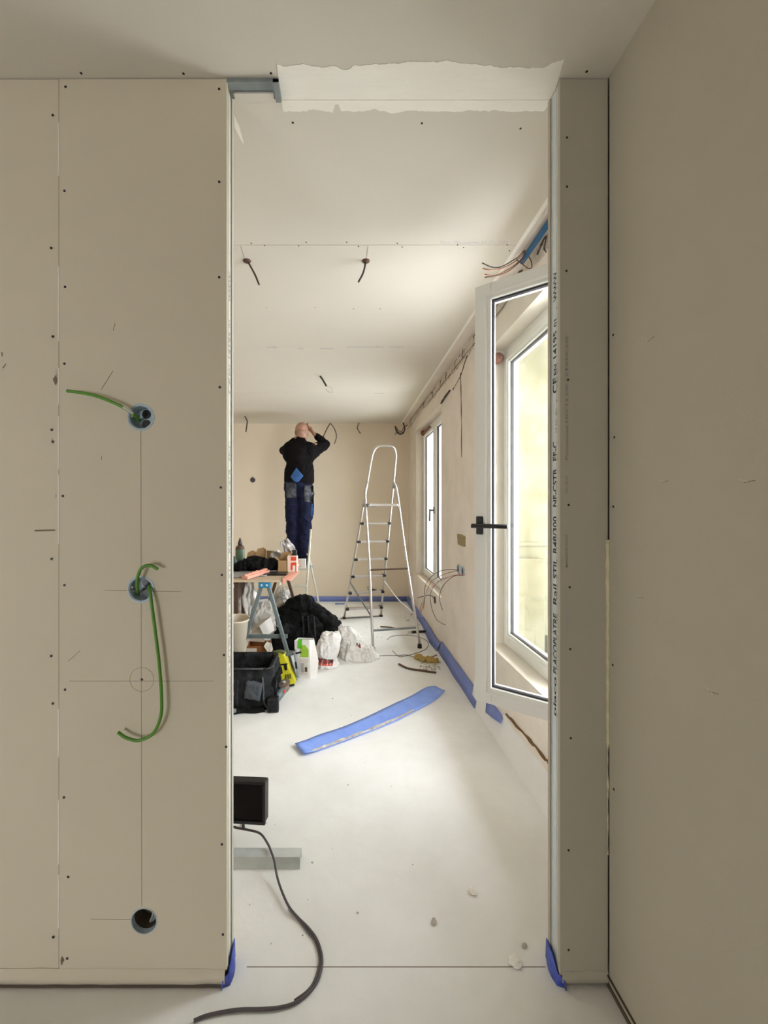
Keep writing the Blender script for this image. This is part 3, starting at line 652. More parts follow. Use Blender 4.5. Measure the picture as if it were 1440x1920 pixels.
# work light
t = thing('work_light', 'black square work light standing on the floor just behind the left edge of the opening', 'work light', (-.43, 1.62, 0))
Mw = Matrix.Translation((-.43, 1.60, .158)) @ Matrix.Rotation(R(-8), 4, 'Z') @ Matrix.Rotation(R(-3), 4, 'Y') @ Matrix.Rotation(R(-10), 4, 'X')
m = MB(Mw); m.box((-.115, 0, -.074), (.115, .045, .074)); m.build('lamp_housing', M_black, t, bevel=.008)
m = MB(Mw)
for a, b_ in (((-.117, -.008, -.076), (.117, .004, -.064)), ((-.117, -.008, .064), (.117, .004, .076)), ((-.117, -.008, -.064), (-.105, .004, .064)), ((.105, -.008, -.064), (.117, .004, .064))): m.box(a, b_)
m.build('lamp_bezel', M_black, t, bevel=.003)
MB(Mw).box((-.105, -.002, -.064), (.105, .001, .064)).build('lamp_lens', mat('dark_lens', (.006, .004, .004), .5, spec=.15), t)
m = MB()
m.tube([(-.56, 1.62, .15), (-.57, 1.62, .02), (-.56, 1.55, .006), (-.47, 1.55, .006)], .006, 8, 6); m.tube([(-.56, 1.62, .02), (-.56, 1.70, .006), (-.45, 1.72, .006), (-.42, 1.66, .006)], .006, 8, 6); m.tube([(-.545, 1.61, .15), (-.57, 1.62, .15)], .008)
m.build('lamp_stand', M_black, t, smooth=True)
MB().tube([Mw @ Vector((.117, .01, -.07)), Mw @ Vector((.122, 0, -.072)), Mw @ Vector((.120, -.004, -.064))], .0013, 6, 5).build('lamp_clip', M_galv, t)
cb = [Vector((-.50, 1.60, .08)), P(440, 1551, 1.585), P(465, 1556, 1.575), P(488, 1563, 1.56), P(502, 1582, 1.53), P(508, 1597, 1.50)+Vector((0, 0, .002)), P(514, 1613, 1.462), P(520, 1645, 1.42), P(530, 1675, 1.37), P(543, 1702, 1.322), FL(560, 1722, .006), FL(580, 1742, .005), FL(596, 1766, .005), FL(604, 1800, .005), FL(598, 1832, .005), FL(583, 1857, .005), FL(556, 1879, .005), FL(525, 1889, .005), FL(490, 1892, .005), FL(450, 1893, .005), FL(415, 1898, .005), FL(385, 1905, .005), FL(363, 1914, .005)]
tag(MB().tube(cb, .0040, 10, 8).build('power_cable', M_cable, None, smooth=True), 'grey rubber cable looping over the floor of the opening from the work light', 'cable')
tag(MB().tube([FL(543, 1702, .004), FL(560, 1725, .0035), FL(578, 1748, .0035), FL(592, 1768, .0035), FL(599, 1800, .0035), FL(592, 1832, .0035), FL(578, 1856, .0035), FL(552, 1876, .0035)], .0028, 8, 8).build('power_cable', M_cable, None, smooth=True), 'thinner cable lying against the inside of the grey cable loop', 'cable')
# lumps of plaster in the opening
for (px, py, s, lab) in ((966, 1808, .014, 'largest white plaster lump, beside the foot of the right jamb'), (887, 1674, .011, 'flat white plaster lump on the floor right of the middle'), (814, 1730, .008, 'small grey crumb in the middle of the opening floor'), (985, 1775, .006, 'small white crumb above the largest plaster lump')):
    p = FL(px, py); m = MB(); m.ell((p.x, p.y, s*.5), (s, s*1.3, s*.75), (0, .3, px), 16); me = crumple(m.mesh(), s*.5, 60, px); floorclip(me)
    tag(finish('plaster_lump', me, M_debris if s < .009 else M_white, None), lab, 'plaster lump', 'plaster lumps on the floor')
# ------------------------------------------------------------ big stepladder
Z = Vector((0, 0, 1))
LD = thing('stepladder', 'tall aluminium stepladder with a handrail loop standing near the far window', 'ladder', (.33, 4.3, 0))
wdir = Vector((.445, .097, 0)).normalized()
def cen(z): return Vector((.197+.105*z, 4.858-.353*z, z))
def hw(z): return .228-(.228-.125)*z/1.95
def rail_pts(s): return [cen(z)+wdir*s*hw(z) for z in (0, .7, 1.4, 1.80)]
corner = []
loop = rail_pts(-1)+[cen(1.90)+wdir*-1*(hw(1.9)-.012), cen(1.945)+wdir*-1*(hw(1.9)-.050), cen(1.955), cen(1.945)+wdir*(hw(1.9)-.050), cen(1.90)+wdir*(hw(1.9)-.012)]+rail_pts(1)[::-1]
MB().tube(loop, .0120, 12, 5).build('climbing_rail', M_alu, LD, smooth=True)
fr = Vector((wdir.y, -wdir.x, 0))  # towards the camera
for z in (.128, .330, .532, .735, .94, 1.145):
    a, b_ = cen(z)-wdir*hw(z), cen(z)+wdir*hw(z); m = MB(); m.bar(a+fr*.0, b_+fr*.0, .075, .022); s = m.build('step', M_alu, LD, bevel=.003)
    for q, sg in ((a, 1), (b_, -1)): MB().bar(q-wdir*sg*.004, q+wdir*sg*.034, .080, .026).build('step_end_cap', M_black, s, bevel=.003)
zc = 1.345; a, b_ = cen(zc)-wdir*(hw(zc)-.0)+fr*.10, cen(zc)+wdir*(hw(zc))+fr*.10
m = MB(); m.bar(a, b_, .25, .028); pf = m.build('platform', M_alu, LD, bevel=.004)
MB().bar(a-wdir*.012+fr*.02-Z*.002, a+wdir*.07+fr*.02-Z*.002, .20, .036).build('platform_catch', M_galvd, pf, bevel=.004)
B1, B2 = Vector((.246, 3.707, 0)), Vector((.691, 3.806, 0)); H1, H2 = cen(1.575)-wdir*(hw(1.575)+.004), cen(1.575)+wdir*(hw(1.575)+.004)
for (bp, hp, s) in ((B1, H1, -1), (B2, H2, 1)):
    MB().tube([hp+Z*.01, hp+fr*.035-Z*.035+wdir*s*.012, hp+(bp-hp)*.10+wdir*s*.022, hp+(bp-hp)*.5+wdir*s*.006, bp+Z*.03], .0125, 12, 6).build('support_rail', M_alu, LD, smooth=True)
    MB().tube([bp+Z*.035+(hp-bp)*.002, bp+Z*.0005], [.019, .021], 12).build('foot', M_black, LD)
    MB().cbox(hp+fr*.008-Z*.02, (.012, .05, .07), (0, 0, math.atan2(wdir.y, wdir.x))).build('hinge_bracket', M_galvd, LD, bevel=.004)
def sp(bp, hp, z, s): return bp+(hp-bp)*(z/1.575)
for z in (.175, .71): m = MB(); m.bar(sp(B1, H1, z, 0), sp(B2, H2, z, 0), .028, .014); m.build('cross_brace', M_brown if z > .7 else M_galvd, LD)
for s, bp, hp in ((-1, B1, H1), (1, B2, H2)):
    q = cen(.46)+wdir*s*hw(.46); e = sp(bp, hp, .29, 0)
    MB().tube([q, q.lerp(e, .5)-Z*(.0 if s < 0 else .03), e], .008 if s < 0 else .006, 8, 4).build('spreader_strut', M_darksteel if s < 0 else M_wirew, LD, smooth=True)
m = MB(); m.bar(cen(.006)-wdir*(hw(0)+.04), cen(.006)+wdir*(hw(0)+.01), .03, .014); m.build('base_bar', M_galvd, LD)
for s in (-1, 1): MB().cbox(cen(.012)+wdir*s*hw(0), (.034, .04, .024), (0, 0, .2)).build('foot', M_black, LD, bevel=.003)
# ------------------------------------------------------------ the worker's small stepladder
SL = thing('stepladder', 'small pale stepladder the worker stands on by the far wall', 'ladder', (-.58, 4.95, 0))
def sR(z): return Vector((-.478+.055*z, 4.62+.20*z, z))
def sLp(z): return Vector((-.80+.06*z, 4.64+.20*z, z))
MB().tube([sR(0), sR(.62), sR(1.06)], .013, 10).build('front_rail', M_aluw, SL, smooth=True)
MB().tube([sLp(0), sLp(.3), sLp(.68)], .013, 10).build('front_rail', M_aluw, SL, smooth=True)
for z in (.20, .41): MB().bar(sLp(z), sR(z), .07, .02).build('step', M_aluw, SL, bevel=.003)
MB().bar(sLp(.60)+Vector((0, .20, 0)), sR(.60)+Vector((0, .20, 0)), .42, .025).build('platform', M_aluw, SL, bevel=.004)
for (a, b_) in ((Vector((-.44, 4.92, .66)), Vector((-.345, 5.29, 0))), (Vector((-.80, 4.95, .62)), Vector((-.86, 5.30, 0)))):
    MB().tube([a+Vector((-.03, -.03, .10)), a+Vector((-.01, -.01, .07)), a, b_+Z*.02], .012, 10, 4).build('rear_rail', M_aluw, SL, smooth=True); MB().tube([b_+Z*.03, b_+Z*.0005], [.016, .018], 10).build('foot', M_black, SL)
MB().bar(Vector((-.475, 4.88, .635)), Vector((-.41, 4.97, .60)), .02, .02).build('hinge_bracket', M_galvd, SL)
# ------------------------------------------------------------ worker
PD = 5.0
W = thing('person', 'bald worker in black sweater and navy trousers on small ladder, arms raised to ceiling', 'person', (-.58, PD, .615))
hd = Vector((-.548, 5.00, 2.262)); nk = Vector((-.556, 4.975, 2.125)); sL_, sR_ = Vector((-.708, 4.965, 2.055)), Vector((-.432, 4.965, 2.055))
eL, eR = Vector((-.785, 5.150, 2.045)), Vector((-.262, 5.120, 2.115)); hL, hR = Vector((-.615, 5.24, 2.255)), Vector((-.440, 5.100, 2.285))
hip = Vector((-.578, 4.975, 1.53)); kL, kR = Vector((-.655, 4.96, 1.07)), Vector((-.505, 4.96, 1.07)); aL, aR = Vector((-.655, 4.99, .70)), Vector((-.515, 4.99, .70))
lL, lR = Vector((-.650, 4.975, 1.47)), Vector((-.500, 4.975, 1.47))
m = MB()
m.ell(hd+Vector((0, -.004, .016)), (.081, .102, .093), (0, .06, 0)); m.ell(hd+Vector((.002, .045, -.05)), (.058, .062, .075)); m.ell(hd+Vector((.003, -.03, -.03)), (.066, .065, .07))
m.ell(hd+Vector((.003, .108, -.02)), (.012, .02, .022))                                   # nose
for s in (-1, 1): m.ell(hd+Vector((s*.079, .012, -.022)), (.010, .020, .034), (0, s*.15, 0))       # ears
for s in (-1, 1): m.ell(hd+Vector((s*.03, .082, .018)), (.018, .014, .009))                        # brows
m.ell(hd+Vector((.003, .098, -.062)), (.024, .012, .010)); m.ell(hd+Vector((.003, .085, -.10)), (.026, .02, .02))
m.capsule(nk-Vector((0, .01, .06)), hd+Vector((0, 0, -.05)), .066, .058)
m.ell((-.57, 4.97, 1.86), (.135, .09, .22)); m.ell((-.575, 4.975, 1.58), (.14, .09, .14))
for s_, e_, h_ in ((sL_, eL, hL), (sR_, eR, hR)):
    m.capsule(s_, e_, .052, .040); wr_ = e_.lerp(h_, .80); m.capsule(e_, wr_, .040, .027)
for l_, k_, a_ in ((lL, kL, aL), (lR, kR, aR)):
    m.capsule(l_, k_, .078, .054); m.capsule(k_, a_, .052, .036); m.ell(a_+Vector((0, .06, -.045)), (.036, .11, .03))
def hand(e_, h_, side, up):
    f = (h_-e_).normalized(); up = Vector(up); sd2 = f.cross(up).normalized(); up = sd2.cross(f).normalized()
    w0 = e_.lerp(h_, .80); pl_ = w0+f*.055
    m.capsule(w0, pl_, .024, .030, squash=(sd2, .55)); m.capsule(w0+f*.03, pl_+f*.03, .030, .032, squash=(sd2, .5))
    L_ = (.066, .078, .072, .056)
    for k in range(4):
        b0 = pl_+f*.035+sd2*((k-1.5)*.0175); m1 = b0+f*L_[k]*.5+up*.008; m2 = m1+f*L_[k]*.32+up*.022
        m.capsule(b0-f*.02, m1, .0092, .0085, 8); m.capsule(m1, m2, .0085, .007, 8)
    t0 = w0+f*.02+sd2*side*.026; t1 = t0+f*.035+sd2*side*.024; m.capsule(t0, t1, .011, .0095, 8); m.capsule(t1, t1+f*.03+sd2*side*.002+up*.006, .0095, .008, 8)
hand(eL, hL, 1, (0, .3, 1)); hand(eR, hR, -1, (0, .3, 1))
body = fuse(m, .0055, 5, .5); finish('body', body, M_skin, W, smooth=True)
# stubble
m = MB(); m.ell(hd+Vector((.0, -.016, -.018)), (.0815, .094, .050)); me = fuse(m, .006, 2); finish('stubble_hair', crumple(me, .0015, 60, 2), M_hair, W, smooth=True)
# sweater
m = MB()
m.ell((-.572, 4.965, 1.93), (.168, .112, .19)); m.ell((-.573, 4.965, 1.75), (.178, .118, .20)); m.capsule((-.572, 4.965, 1.90), (-.575, 4.968, 1.69), .158, .186, 28, squash=((1, 0, 0), .66))
m.capsule(sL_+Vector((.02, 0, -.01)), sR_+Vector((-.02, 0, -.01)), .082, .084); m.capsule(nk-Z*.05, nk+Z*.005, .085, .068)
m.capsule(sL_+Vector((.02, 0, -.06)), eL, .084, .058); m.capsule(sR_+Vector((-.02, 0, -.06)), eR, .088, .060); m.capsule((-.46, 4.965, 1.93), eR.lerp(sR_, .4)-Z*.03, .075, .05)
m.capsule((-.69, 4.965, 1.93), eL.lerp(sL_, .4)-Z*.03, .075, .05)
m.capsule(eL, eL.lerp(hL, .62), .056, .043); m.capsule(eR, eR.lerp(hR, .55), .057, .044)
me = fuse(m, .009, 5)
bm = bmesh.new(); bm.from_mesh(me); bmesh.ops.bisect_plane(bm, geom=bm.verts[:]+bm.edges[:]+bm.faces[:], plane_co=(0, 0, 1.638), plane_no=(.06, 0, -1), clear_outer=True); bm.to_mesh(me); bm.free()
crumple(me, .010, 7, 5, .5); shirt_me = me.copy(); finish('sweater', me, M_shirt, W, smooth=True)
# trousers
m = MB()
m.capsule((-.655, 4.975, 1.56), (-.505, 4.975, 1.56), .105, .105, 20); m.ell((-.582, 4.965, 1.60), (.176, .112, .14)); m.ell((-.645, 4.93, 1.50), (.095, .085, .10)); m.ell((-.515, 4.93, 1.50), (.098, .085, .10))
for l_, k_, a_ in ((lL, kL, aL), (lR, kR, aR)):
    m.capsule(l_+Z*.03, k_, .103, .080); m.capsule(k_, a_+Z*.0, .078, .068); m.ell(k_.lerp(a_, .45)-Vector((0, .012, 0)), (.074, .082, .16))
me = fuse(m, .009, 4)
bm = bmesh.new(); bm.from_mesh(me); bmesh.ops.bisect_plane(bm, geom=bm.verts[:]+bm.edges[:]+bm.faces[:], plane_co=(0, 0, .665), plane_no=(0, 0, -1), clear_outer=True); bm.to_mesh(me); bm.free()
for v in me.vertices: v.co.x += .006*math.sin(v.co.z*38+v.co.y*20+v.co.x*30)*(1 if v.co.z < 1.2 else .3)
crumple(me, .014, 6.5, 9, .5); pants_me = me.copy(); finish('trousers', me, M_pants, W, smooth=True)
def px2(x, y): p = P(500+x/6, 760+y/6, 4.87); return (p.x, p.z)
conform(shirt_me, [px2(335, 705), px2(415, 795), px2(340, 888), px2(268, 805)], 4.3, .006).build('blue_back_panel', M_bluep, W, smooth=True)
conform(pants_me, [px2(215, 865), px2(335, 880), px2(335, 1040), px2(222, 1040)], 4.3, .005).build('back_pocket', M_dust, W, smooth=True)
conform(pants_me, [px2(425, 900), px2(525, 900), px2(530, 1105), px2(420, 1080)], 4.3, .005).build('back_pocket', M_dust, W, smooth=True)
conform(pants_me, [px2(505, 1105), px2(530, 1105), px2(526, 1235), px2(500, 1245)], 4.3, .005, 6).build('side_pocket', M_bluep, W, smooth=True)
for a_ in (aL, aR):
    m = MB(); m.ell(a_+Vector((0, .0, -.03)), (.045, .06, .055)); m.ell(a_+Vector((0, .085, -.05)), (.047, .11, .036)); m.cbox(a_+Vector((0, .055, -.073)), (.088, .25, .022))
    me = fuse(m, .007, 3); 
    for v in me.vertices: v.co.z = max(v.co.z, .6135)
    finish('shoe', me, M_black, W, smooth=True)
# ------------------------------------------------------------ cables on the ceiling and walls
def cdz(py): return (H-EYE)*F/(VY-py)
def wire(pts, r, lab, m_, cat='cable', grp='cables hanging from the ceiling', name='hanging_cable', rose=None, parent=None, sm=6):
    pts = [P(*q) if len(q) == 3 and q[0] > 20 else Vector(q) for q in pts]
    if rose:
        t = thing(name, lab, cat, tuple(rose), grp)
        MB(Matrix.Translation(Vector(rose))).lathe([(.019, 0), (.017, -.005), (.006, -.008), (.001, -.009)], 18).build('hole_plug', M_brown, t, smooth=True)
        MB().tube(pts, r, 10, sm).build('cable_sheath', m_, t, smooth=True); return t
    o = MB().tube(pts, r, 10, sm).build(name, m_, parent, smooth=True)
    if parent is None: tag(o, lab, cat, grp)
    return o
d1 = cdz(489)
wire([(465, 491, d1), (470, 500, d1+.01), (478, 515, d1+.02), (486, 534, d1+.02)], .0045, 'short brown cable hanging from the ceiling hole furthest left', M_brown, rose=P(463, 489, d1))
wire([(685, 491, d1), (684, 500, d1), (680, 514, d1), (672, 529, d1)], .0045, 'short dark cable hanging from the ceiling hole above the ladder', M_wire, rose=P(686, 489, d1))
d2 = cdz(705)
t = wire([(600, 705, d2), (605, 712, d2), (612, 724, d2)], .008, 'dark cable with a wire loop at its end, hanging mid ceiling', M_wire)
MB().tube([P(612, 724, d2), P(618, 725, d2), P(623, 729, d2), P(622, 735, d2), P(616, 735, d2), P(611, 729, d2), P(613, 732, d2), P(620, 736, d2), P(627, 736, d2)], .0025, 8, 5).build('bare_wire', M_wirew, t, smooth=True)
wire([(459, 781, 5.25), (463, 788, 5.2), (463, 796, 5.2), (461, 810, 5.2)], .007, 'bent cable hanging over the far wall at the far left', M_wire)
wire([(619, 794, 5.65), (613, 804, 5.5), (606, 819, 5.4)], .007, 'straight dark cable slanting down beside the worker', M_brown)
wire([(620, 794, 5.65), (627, 804, 5.5), (631, 818, 5.45), (627, 832, 5.4)], .006, 'pair of thin curved cables hanging right of the worker', M_cable)
wire([(673, 793, 5.65), (670, 801, 5.5), (672, 807, 5.5), (676, 813, 5.5)], .007, 'short kinked cable hanging between the worker and the ladder', M_cable)
t = wire([(741, 799, 5.42), (743, 808, 5.38), (749, 814, 5.36), (756, 812, 5.36), (759, 803, 5.38), (756, 793, 5.42)], .008, 'bundle of dark cables drooping in the far right ceiling corner', M_wire)
for k, pts in enumerate((((742, 799), (744, 807), (750, 812), (757, 809), (759, 800), (755, 792)), ((744, 802), (748, 808), (754, 808), (757, 801), (764, 797)), ((745, 806), (743, 811), (741, 815)))): MB().tube([P(x, y, 5.40-.01*k) for x, y in pts], .005, 8, 6).build('loose_cable', M_brown if k == 1 else M_wire, t, smooth=True)
# blue conduit in the ceiling margin
t = thing('blue_conduit', 'blue conduit with loose copper wires along the ceiling edge above the open window', 'conduit', (.83, 1.66, 2.47))
MB().tube([(.835, 1.25, 2.492), (.832, 1.60, 2.488), (.825, 1.90, 2.470)], .0125, 14, 6).build('conduit_pipe', M_bluec, t, smooth=True)
e = (985, 465, 1.90)
for k, (pts, mm) in enumerate((([e, (975, 479, 1.85), (962, 488, 1.8), (940, 500, 1.74), (923, 501, 1.72), (904, 493, 1.70)], M_wire), ([e, (978, 480, 1.83), (958, 495, 1.78), (935, 505, 1.72), (918, 506, 1.70), (905, 503, 1.70)], M_copper), ([e, (980, 482, 1.83), (962, 499, 1.78), (940, 512, 1.74), (925, 517, 1.72), (909, 514, 1.70)], M_copper), ([e, (981, 483, 1.83), (958, 505, 1.76), (935, 516, 1.72), (909, 520, 1.70)], M_brown), ([e, (990, 478, 1.86), (996, 490, 1.86), (997, 501, 1.85), (990, 503, 1.84), (978, 494, 1.82), (968, 487, 1.80)], M_brown))):
    MB().tube([P(*q) for q in pts], .0022, 8, 6).build('loose_wire', mm, t, smooth=True)
# double wall box with wires
t = thing('wall_socket_box', 'dark double wall box with a fan of loose wires between the two windows', 'wall box', (XW, 3.10, .84))
m = MB()
for yy in (3.035, 3.155): m.lathe([(.036, .0), (.036, .006), (.030, .008), (.028, .002), (.001, .002)], 24, Matrix.Translation((XW-.001, yy, .842)) @ Matrix.Rotation(R(-90), 4, 'Y'), caps=False)
m.cbox((XW-.004, 3.095, .842), (.007, .06, .05)); m.build('box_body', M_ebox, t)
for yy in (3.035, 3.155): MB(Matrix.Translation((XW-.0035, yy, .842)) @ Matrix.Rotation(R(-90), 4, 'Y')).lathe([(.0275, 0), (.001, .001)], 20).build('box_interior', M_black, t)
ws = [([(858, 1069, 3.18), (840, 1068, 3.15), (822, 1072, 3.2), (806, 1084, 3.3), (797, 1100, 3.4), (796, 1125, 3.5), (794, 1141, 3.6)], M_cable),
      ([(858, 1070, 3.18), (835, 1076, 3.2), (812, 1088, 3.3), (802, 1104, 3.4), (797, 1120, 3.5), (789, 1150, 3.6)], M_copper),
      ([(872, 1078, 3.0), (856, 1078, 3.0), (838, 1084, 3.1), (818, 1095, 3.2), (803, 1108, 3.3), (795, 1122, 3.4), (788, 1140, 3.5), (786, 1152, 3.6)], M_redw),
      ([(870, 1078, 3.0), (850, 1078, 3.0), (825, 1090, 3.1), (810, 1100, 3.2), (798, 1115, 3.3), (790, 1135, 3.5), (789, 1148, 3.6), (791, 1157, 3.65)], M_wirew),
      ([(868, 1079, 3.0), (852, 1080, 3.0), (836, 1092, 3.05), (827, 1106, 3.1), (824, 1122, 3.15), (827, 1136, 3.2), (830, 1144, 3.25)], M_cable),
      ([(862, 1076, 3.1), (845, 1080, 3.1), (822, 1090, 3.2), (809, 1108, 3.3), (807, 1125, 3.4), (811, 1145, 3.45), (820, 1163, 3.5), (835, 1172, 3.55)], M_cable)]
for pts, mm in ws: MB().tube([P(x, y, d*.985) for x, y, d in pts], .0024, 8, 6).build('loose_wire', mm, t, smooth=True)
t = thing('wall_socket_box', 'small dark wall box with one curved wire, low beneath the far window', 'wall box', (XW, 4.0, .41))
MB(Matrix.Translation((XW-.001, 4.0, .407)) @ Matrix.Rotation(R(-90), 4, 'Y')).lathe([(.036, 0), (.036, .004), (.030, .006), (.028, .002), (.001, .002)], 22, caps=False).build('box_body', M_wire, t)
MB().tube([P(815, 1124, 3.96), P(810, 1118, 3.9), P(802, 1116, 3.95), P(794, 1118, 4.0), P(783, 1121, 4.1)], .004, 8, 6).build('loose_wire', M_cable, t, smooth=True)
t = thing('wall_socket_box', 'small round wall box on the far wall left of the worker', 'wall box', (-1.31, YB, 1.7))
q = P(474, 900, YB); MB(Matrix.Translation((q.x, YB-.001, q.z)) @ Matrix.Rotation(R(90), 4, 'X')).lathe([(.036, 0), (.036, .004), (.030, .005), (.028, .001), (.001, .001)], 22, caps=False).build('box_body', M_cable, t)
MB().tube([q+Vector((.005, 0, -.01)), q+Vector((.01, -.03, .01)), q+Vector((.0, -.04, .05))], .004, 8, 5).build('loose_wire', M_wire, t, smooth=True)
# ------------------------------------------------------------ floor litter near the far window
def lay(pts, r, lab, mm, name, cat, grp=None, flat=1.0, z=None):
    o = MB().tube([FL(x, y, z or r) for x, y in pts], r, 8, 5, flat=flat).build(name, mm, None, smooth=True); return tag(o, lab, cat, grp)
lay([(771, 1185), (790, 1184), (808, 1184), (822, 1184)], .013, 'black pipe offcut on the floor reaching to the window wall', M_black, 'pipe_offcut', 'pipe'); MB().tube([FL(766, 1186, .013), FL(771, 1185, .013)], .0135, 10).build('pale_pipe_end', M_wirew, COL.objects[-1])
lay([(713, 1175), (730, 1176), (748, 1179)], .007, 'thin dark strip lying on the floor between the ladder legs', M_brown, 'floor_offcut', 'offcut')
lay([(748, 1245), (765, 1253), (790, 1257), (818, 1261)], .008, 'long brown stick on the floor in front of the yellow scrap', M_brown, 'floor_offcut', 'offcut')
lay([(801, 1232), (811, 1231), (819, 1228)], .004, 'short thin twig of wire behind the yellow scrap', M_brown, 'floor_offcut', 'offcut')
lay([(726, 1199), (735, 1193), (757, 1191), (780, 1193), (798, 1200), (803, 1208), (797, 1218), (775, 1226), (760, 1230), (748, 1231), (736, 1220)], .0025, 'thin grey wire lying in a wide loop under the ladder', M_cable, 'floor_wire', 'wire')
lay([(704, 1230), (725, 1229), (745, 1229), (762, 1228), (776, 1232)], .0025, 'thin grey wire lying straight in front of the ladder feet', M_cable, 'floor_wire', 'wire')
m = MB()
for (x, y, s) in ((784, 1234, .036), (796, 1238, .04), (807, 1240, .036), (816, 1240, .03)): q = FL(x, y+2); m.ell((q.x, q.y, s*.45), (s, s*.8, s*.55))
me = fuse(m, .008, 3); crumple(me, .02, 22, 3); floorclip(me); tag(finish('insulation_scrap', me, M_yfoam, None, smooth=True), 'crumpled yellow-brown insulation scrap on the floor near the window wall', 'scrap')
def debris(area, n, smin, smax, seed, lab, mm=M_debris):
    m = MB(); random.seed(seed)
    for _ in range(n):
        q = FL(random.uniform(area[0], area[2]), random.uniform(area[1], area[3])); s = random.uniform(smin, smax)
        m.ell((q.x, q.y, s*.3), (s, s*random.uniform(.2, .9), s*.35), (0, 0, random.random()*3), 6)
    o = m.build('debris', mm, None); tag(o, lab, 'debris', kind='stuff')
debris((788, 1242, 826, 1258), 60, .004, .016, 1, 'chips of plaster scattered around the yellow scrap')
debris((760, 1150, 800, 1166), 55, .004, .016, 2, 'chips of plaster scattered behind the right leg of the tall ladder')
debris((775, 1160, 822, 1182), 16, .004, .014, 3, 'dark crumbs along the foot of the window wall', M_wire)
debris((680, 1140, 770, 1200), 12, .003, .007, 4, 'sparse crumbs on the floor under the tall ladder', M_wire)
m = MB(); q = FL(640, 1133); m.cbox((q.x-.02, q.y, .008), (.13, .03, .014)); tag(m.build('floor_offcut', M_blued, None, bevel=.003), 'dark flat offcut on the floor against the far wall', 'offcut')
m = MB(); q = cen(.342)+wdir*.05; m.ell(q+Vector((.03, 0, .014)), (.05, .018, .010)); m.tube([q+Vector((-.02, 0, .015)), q+Vector((-.03, 0, .04)), q+Vector((0, 0, .05)), q+Vector((.04, 0, .03))], .003, 6, 5)
tag(m.build('pliers', M_wire, None, smooth=True), 'small dark pliers lying on the second step of the tall ladder', 'tool')
# ------------------------------------------------------------ work table
TZ = .777
BT = MB(); BT.box((-1.9, 3.04, TZ-.020), (-.457, 3.95, TZ)); tag(BT.build('work_board', M_board_wood, None, bevel=.002), 'pale wooden board lying across trestles, cluttered with tools and boxes', 'board')
t = thing('trestle', 'steel trestle with blue plastic ends holding up the work board', 'trestle', (-.61, 3.5, 0))
m = MB(); m.box((-.64, 3.10, TZ-.055), (-.585, 3.93, TZ-.0205)); m.build('top_rail', mat('pale_blue_rail', (.38, .55, .62), .45), t, bevel=.004)
for y0 in (3.05, 3.90): m = MB(); m.box((-.662, y0, TZ-.064), (-.572, y0+.055, TZ-.022)); hp = m.build('end_bracket', M_bluehead, t, bevel=.006); [MB(Matrix.Translation((xx, y0, TZ-.043)) @ Matrix.Rotation(R(90), 4, 'X')).lathe([(.008, 0), (.008, .002), (.003, .004)], 12).build('bolt', M_galv, hp) for xx in (-.637, -.598)]
for yy, mm in ((3.085, M_darksteel), (3.925, M_brown)):  # far legs of the same trestle: their shade is put into the brown colour
    for xa, xb in ((-.640, -.868), (-.595, -.385)): MB().bar((xa, yy, TZ-.045), (xb, yy, .004), .028, .026, up=(0, 1, 0)).build('leg', mm, t, bevel=.003)
    MB().bar((-.757, yy+.012, .335), (-.448, yy+.012, .335), .02, .028).build('cross_bar', mm, t, bevel=.002)
t = thing('wooden_stool', 'brown wooden stool under the left part of the work board', 'stool', (-1.0, 3.2, 0))
MB().box((-1.16, 3.14, TZ-.055), (-.835, 3.42, TZ-.0205)).build('seat', M_brown, t, bevel=.004)
for xx in (-1.14, -.875):
    for yy in (3.16, 3.38): MB().box((xx, yy, 0), (xx+.03, yy+.03, TZ-.055)).build('leg', M_brown, t, bevel=.003)
MB().box((-.875, 3.17, .60), (-.850, 3.40, TZ-.06)).build('side_panel', M_brown, t)
# on the table
q = P(450, 1062, 3.73); t = thing('spray_can', 'green spray can with dark pointed nozzle at the left of the work board', 'can', (q.x, q.y, TZ))
Mz = Matrix.Translation((q.x, q.y, TZ)); MB(Mz).lathe([(.038, 0), (.041, .006), (.041, .165), (.038, .172)], 24).build('can_body', M_cang, t, smooth=False)
MB(Mz).lathe([(.0415, .160), (.040, .175), (.030, .190), (.018, .196)], 24).build('can_cap', M_brown, t, smooth=True); MB(Mz).lathe([(.018, .194), (.020, .215), (.013, .235), (.004, .262)], 16).build('nozzle', M_wire, t, smooth=True)
q = P(442, 1066, 3.6); MB(Matrix.Translation((q.x-.02, q.y, TZ))).lathe([(.03, 0), (.032, .01), (.032, .07), (.02, .09), (.01, .11)], 20).build('small_bottle', mat('dark_teal_plastic', (.02, .06, .06), .4), None, smooth=True); tag(COL.objects[-1], 'small dark teal bottle beside the green spray can', 'bottle')
def heap(parts, vox, amp, f, seed, zmin, name, mm, lab, cat, parent=None, sm=3, grp=None, fine=.5):
    m = MB()
    for c, r_ in parts: m.ell(c, r_)
    me = fuse(m, vox, sm); crumple(me, amp, f, seed, fine); crumple(me, amp*.15, f*2.4, seed+4, .3); floorclip(me, zmin); o = finish(name, me, mm, parent, smooth=True)
    return tag(o, lab, cat, grp) if parent is None else o
heap([((-.88, 3.5, TZ+.03), (.09, .08, .04)), ((-.78, 3.5, TZ+.05), (.12, .09, .06)), ((-.68, 3.5, TZ+.045), (.10, .08, .055)), ((-.635, 3.52, TZ+.045), (.05, .05, .03))], .008, .022, 16, 2, TZ+.001, 'black_cloth', M_blackrough, 'black crumpled cloth heaped in the middle of the work board', 'cloth')
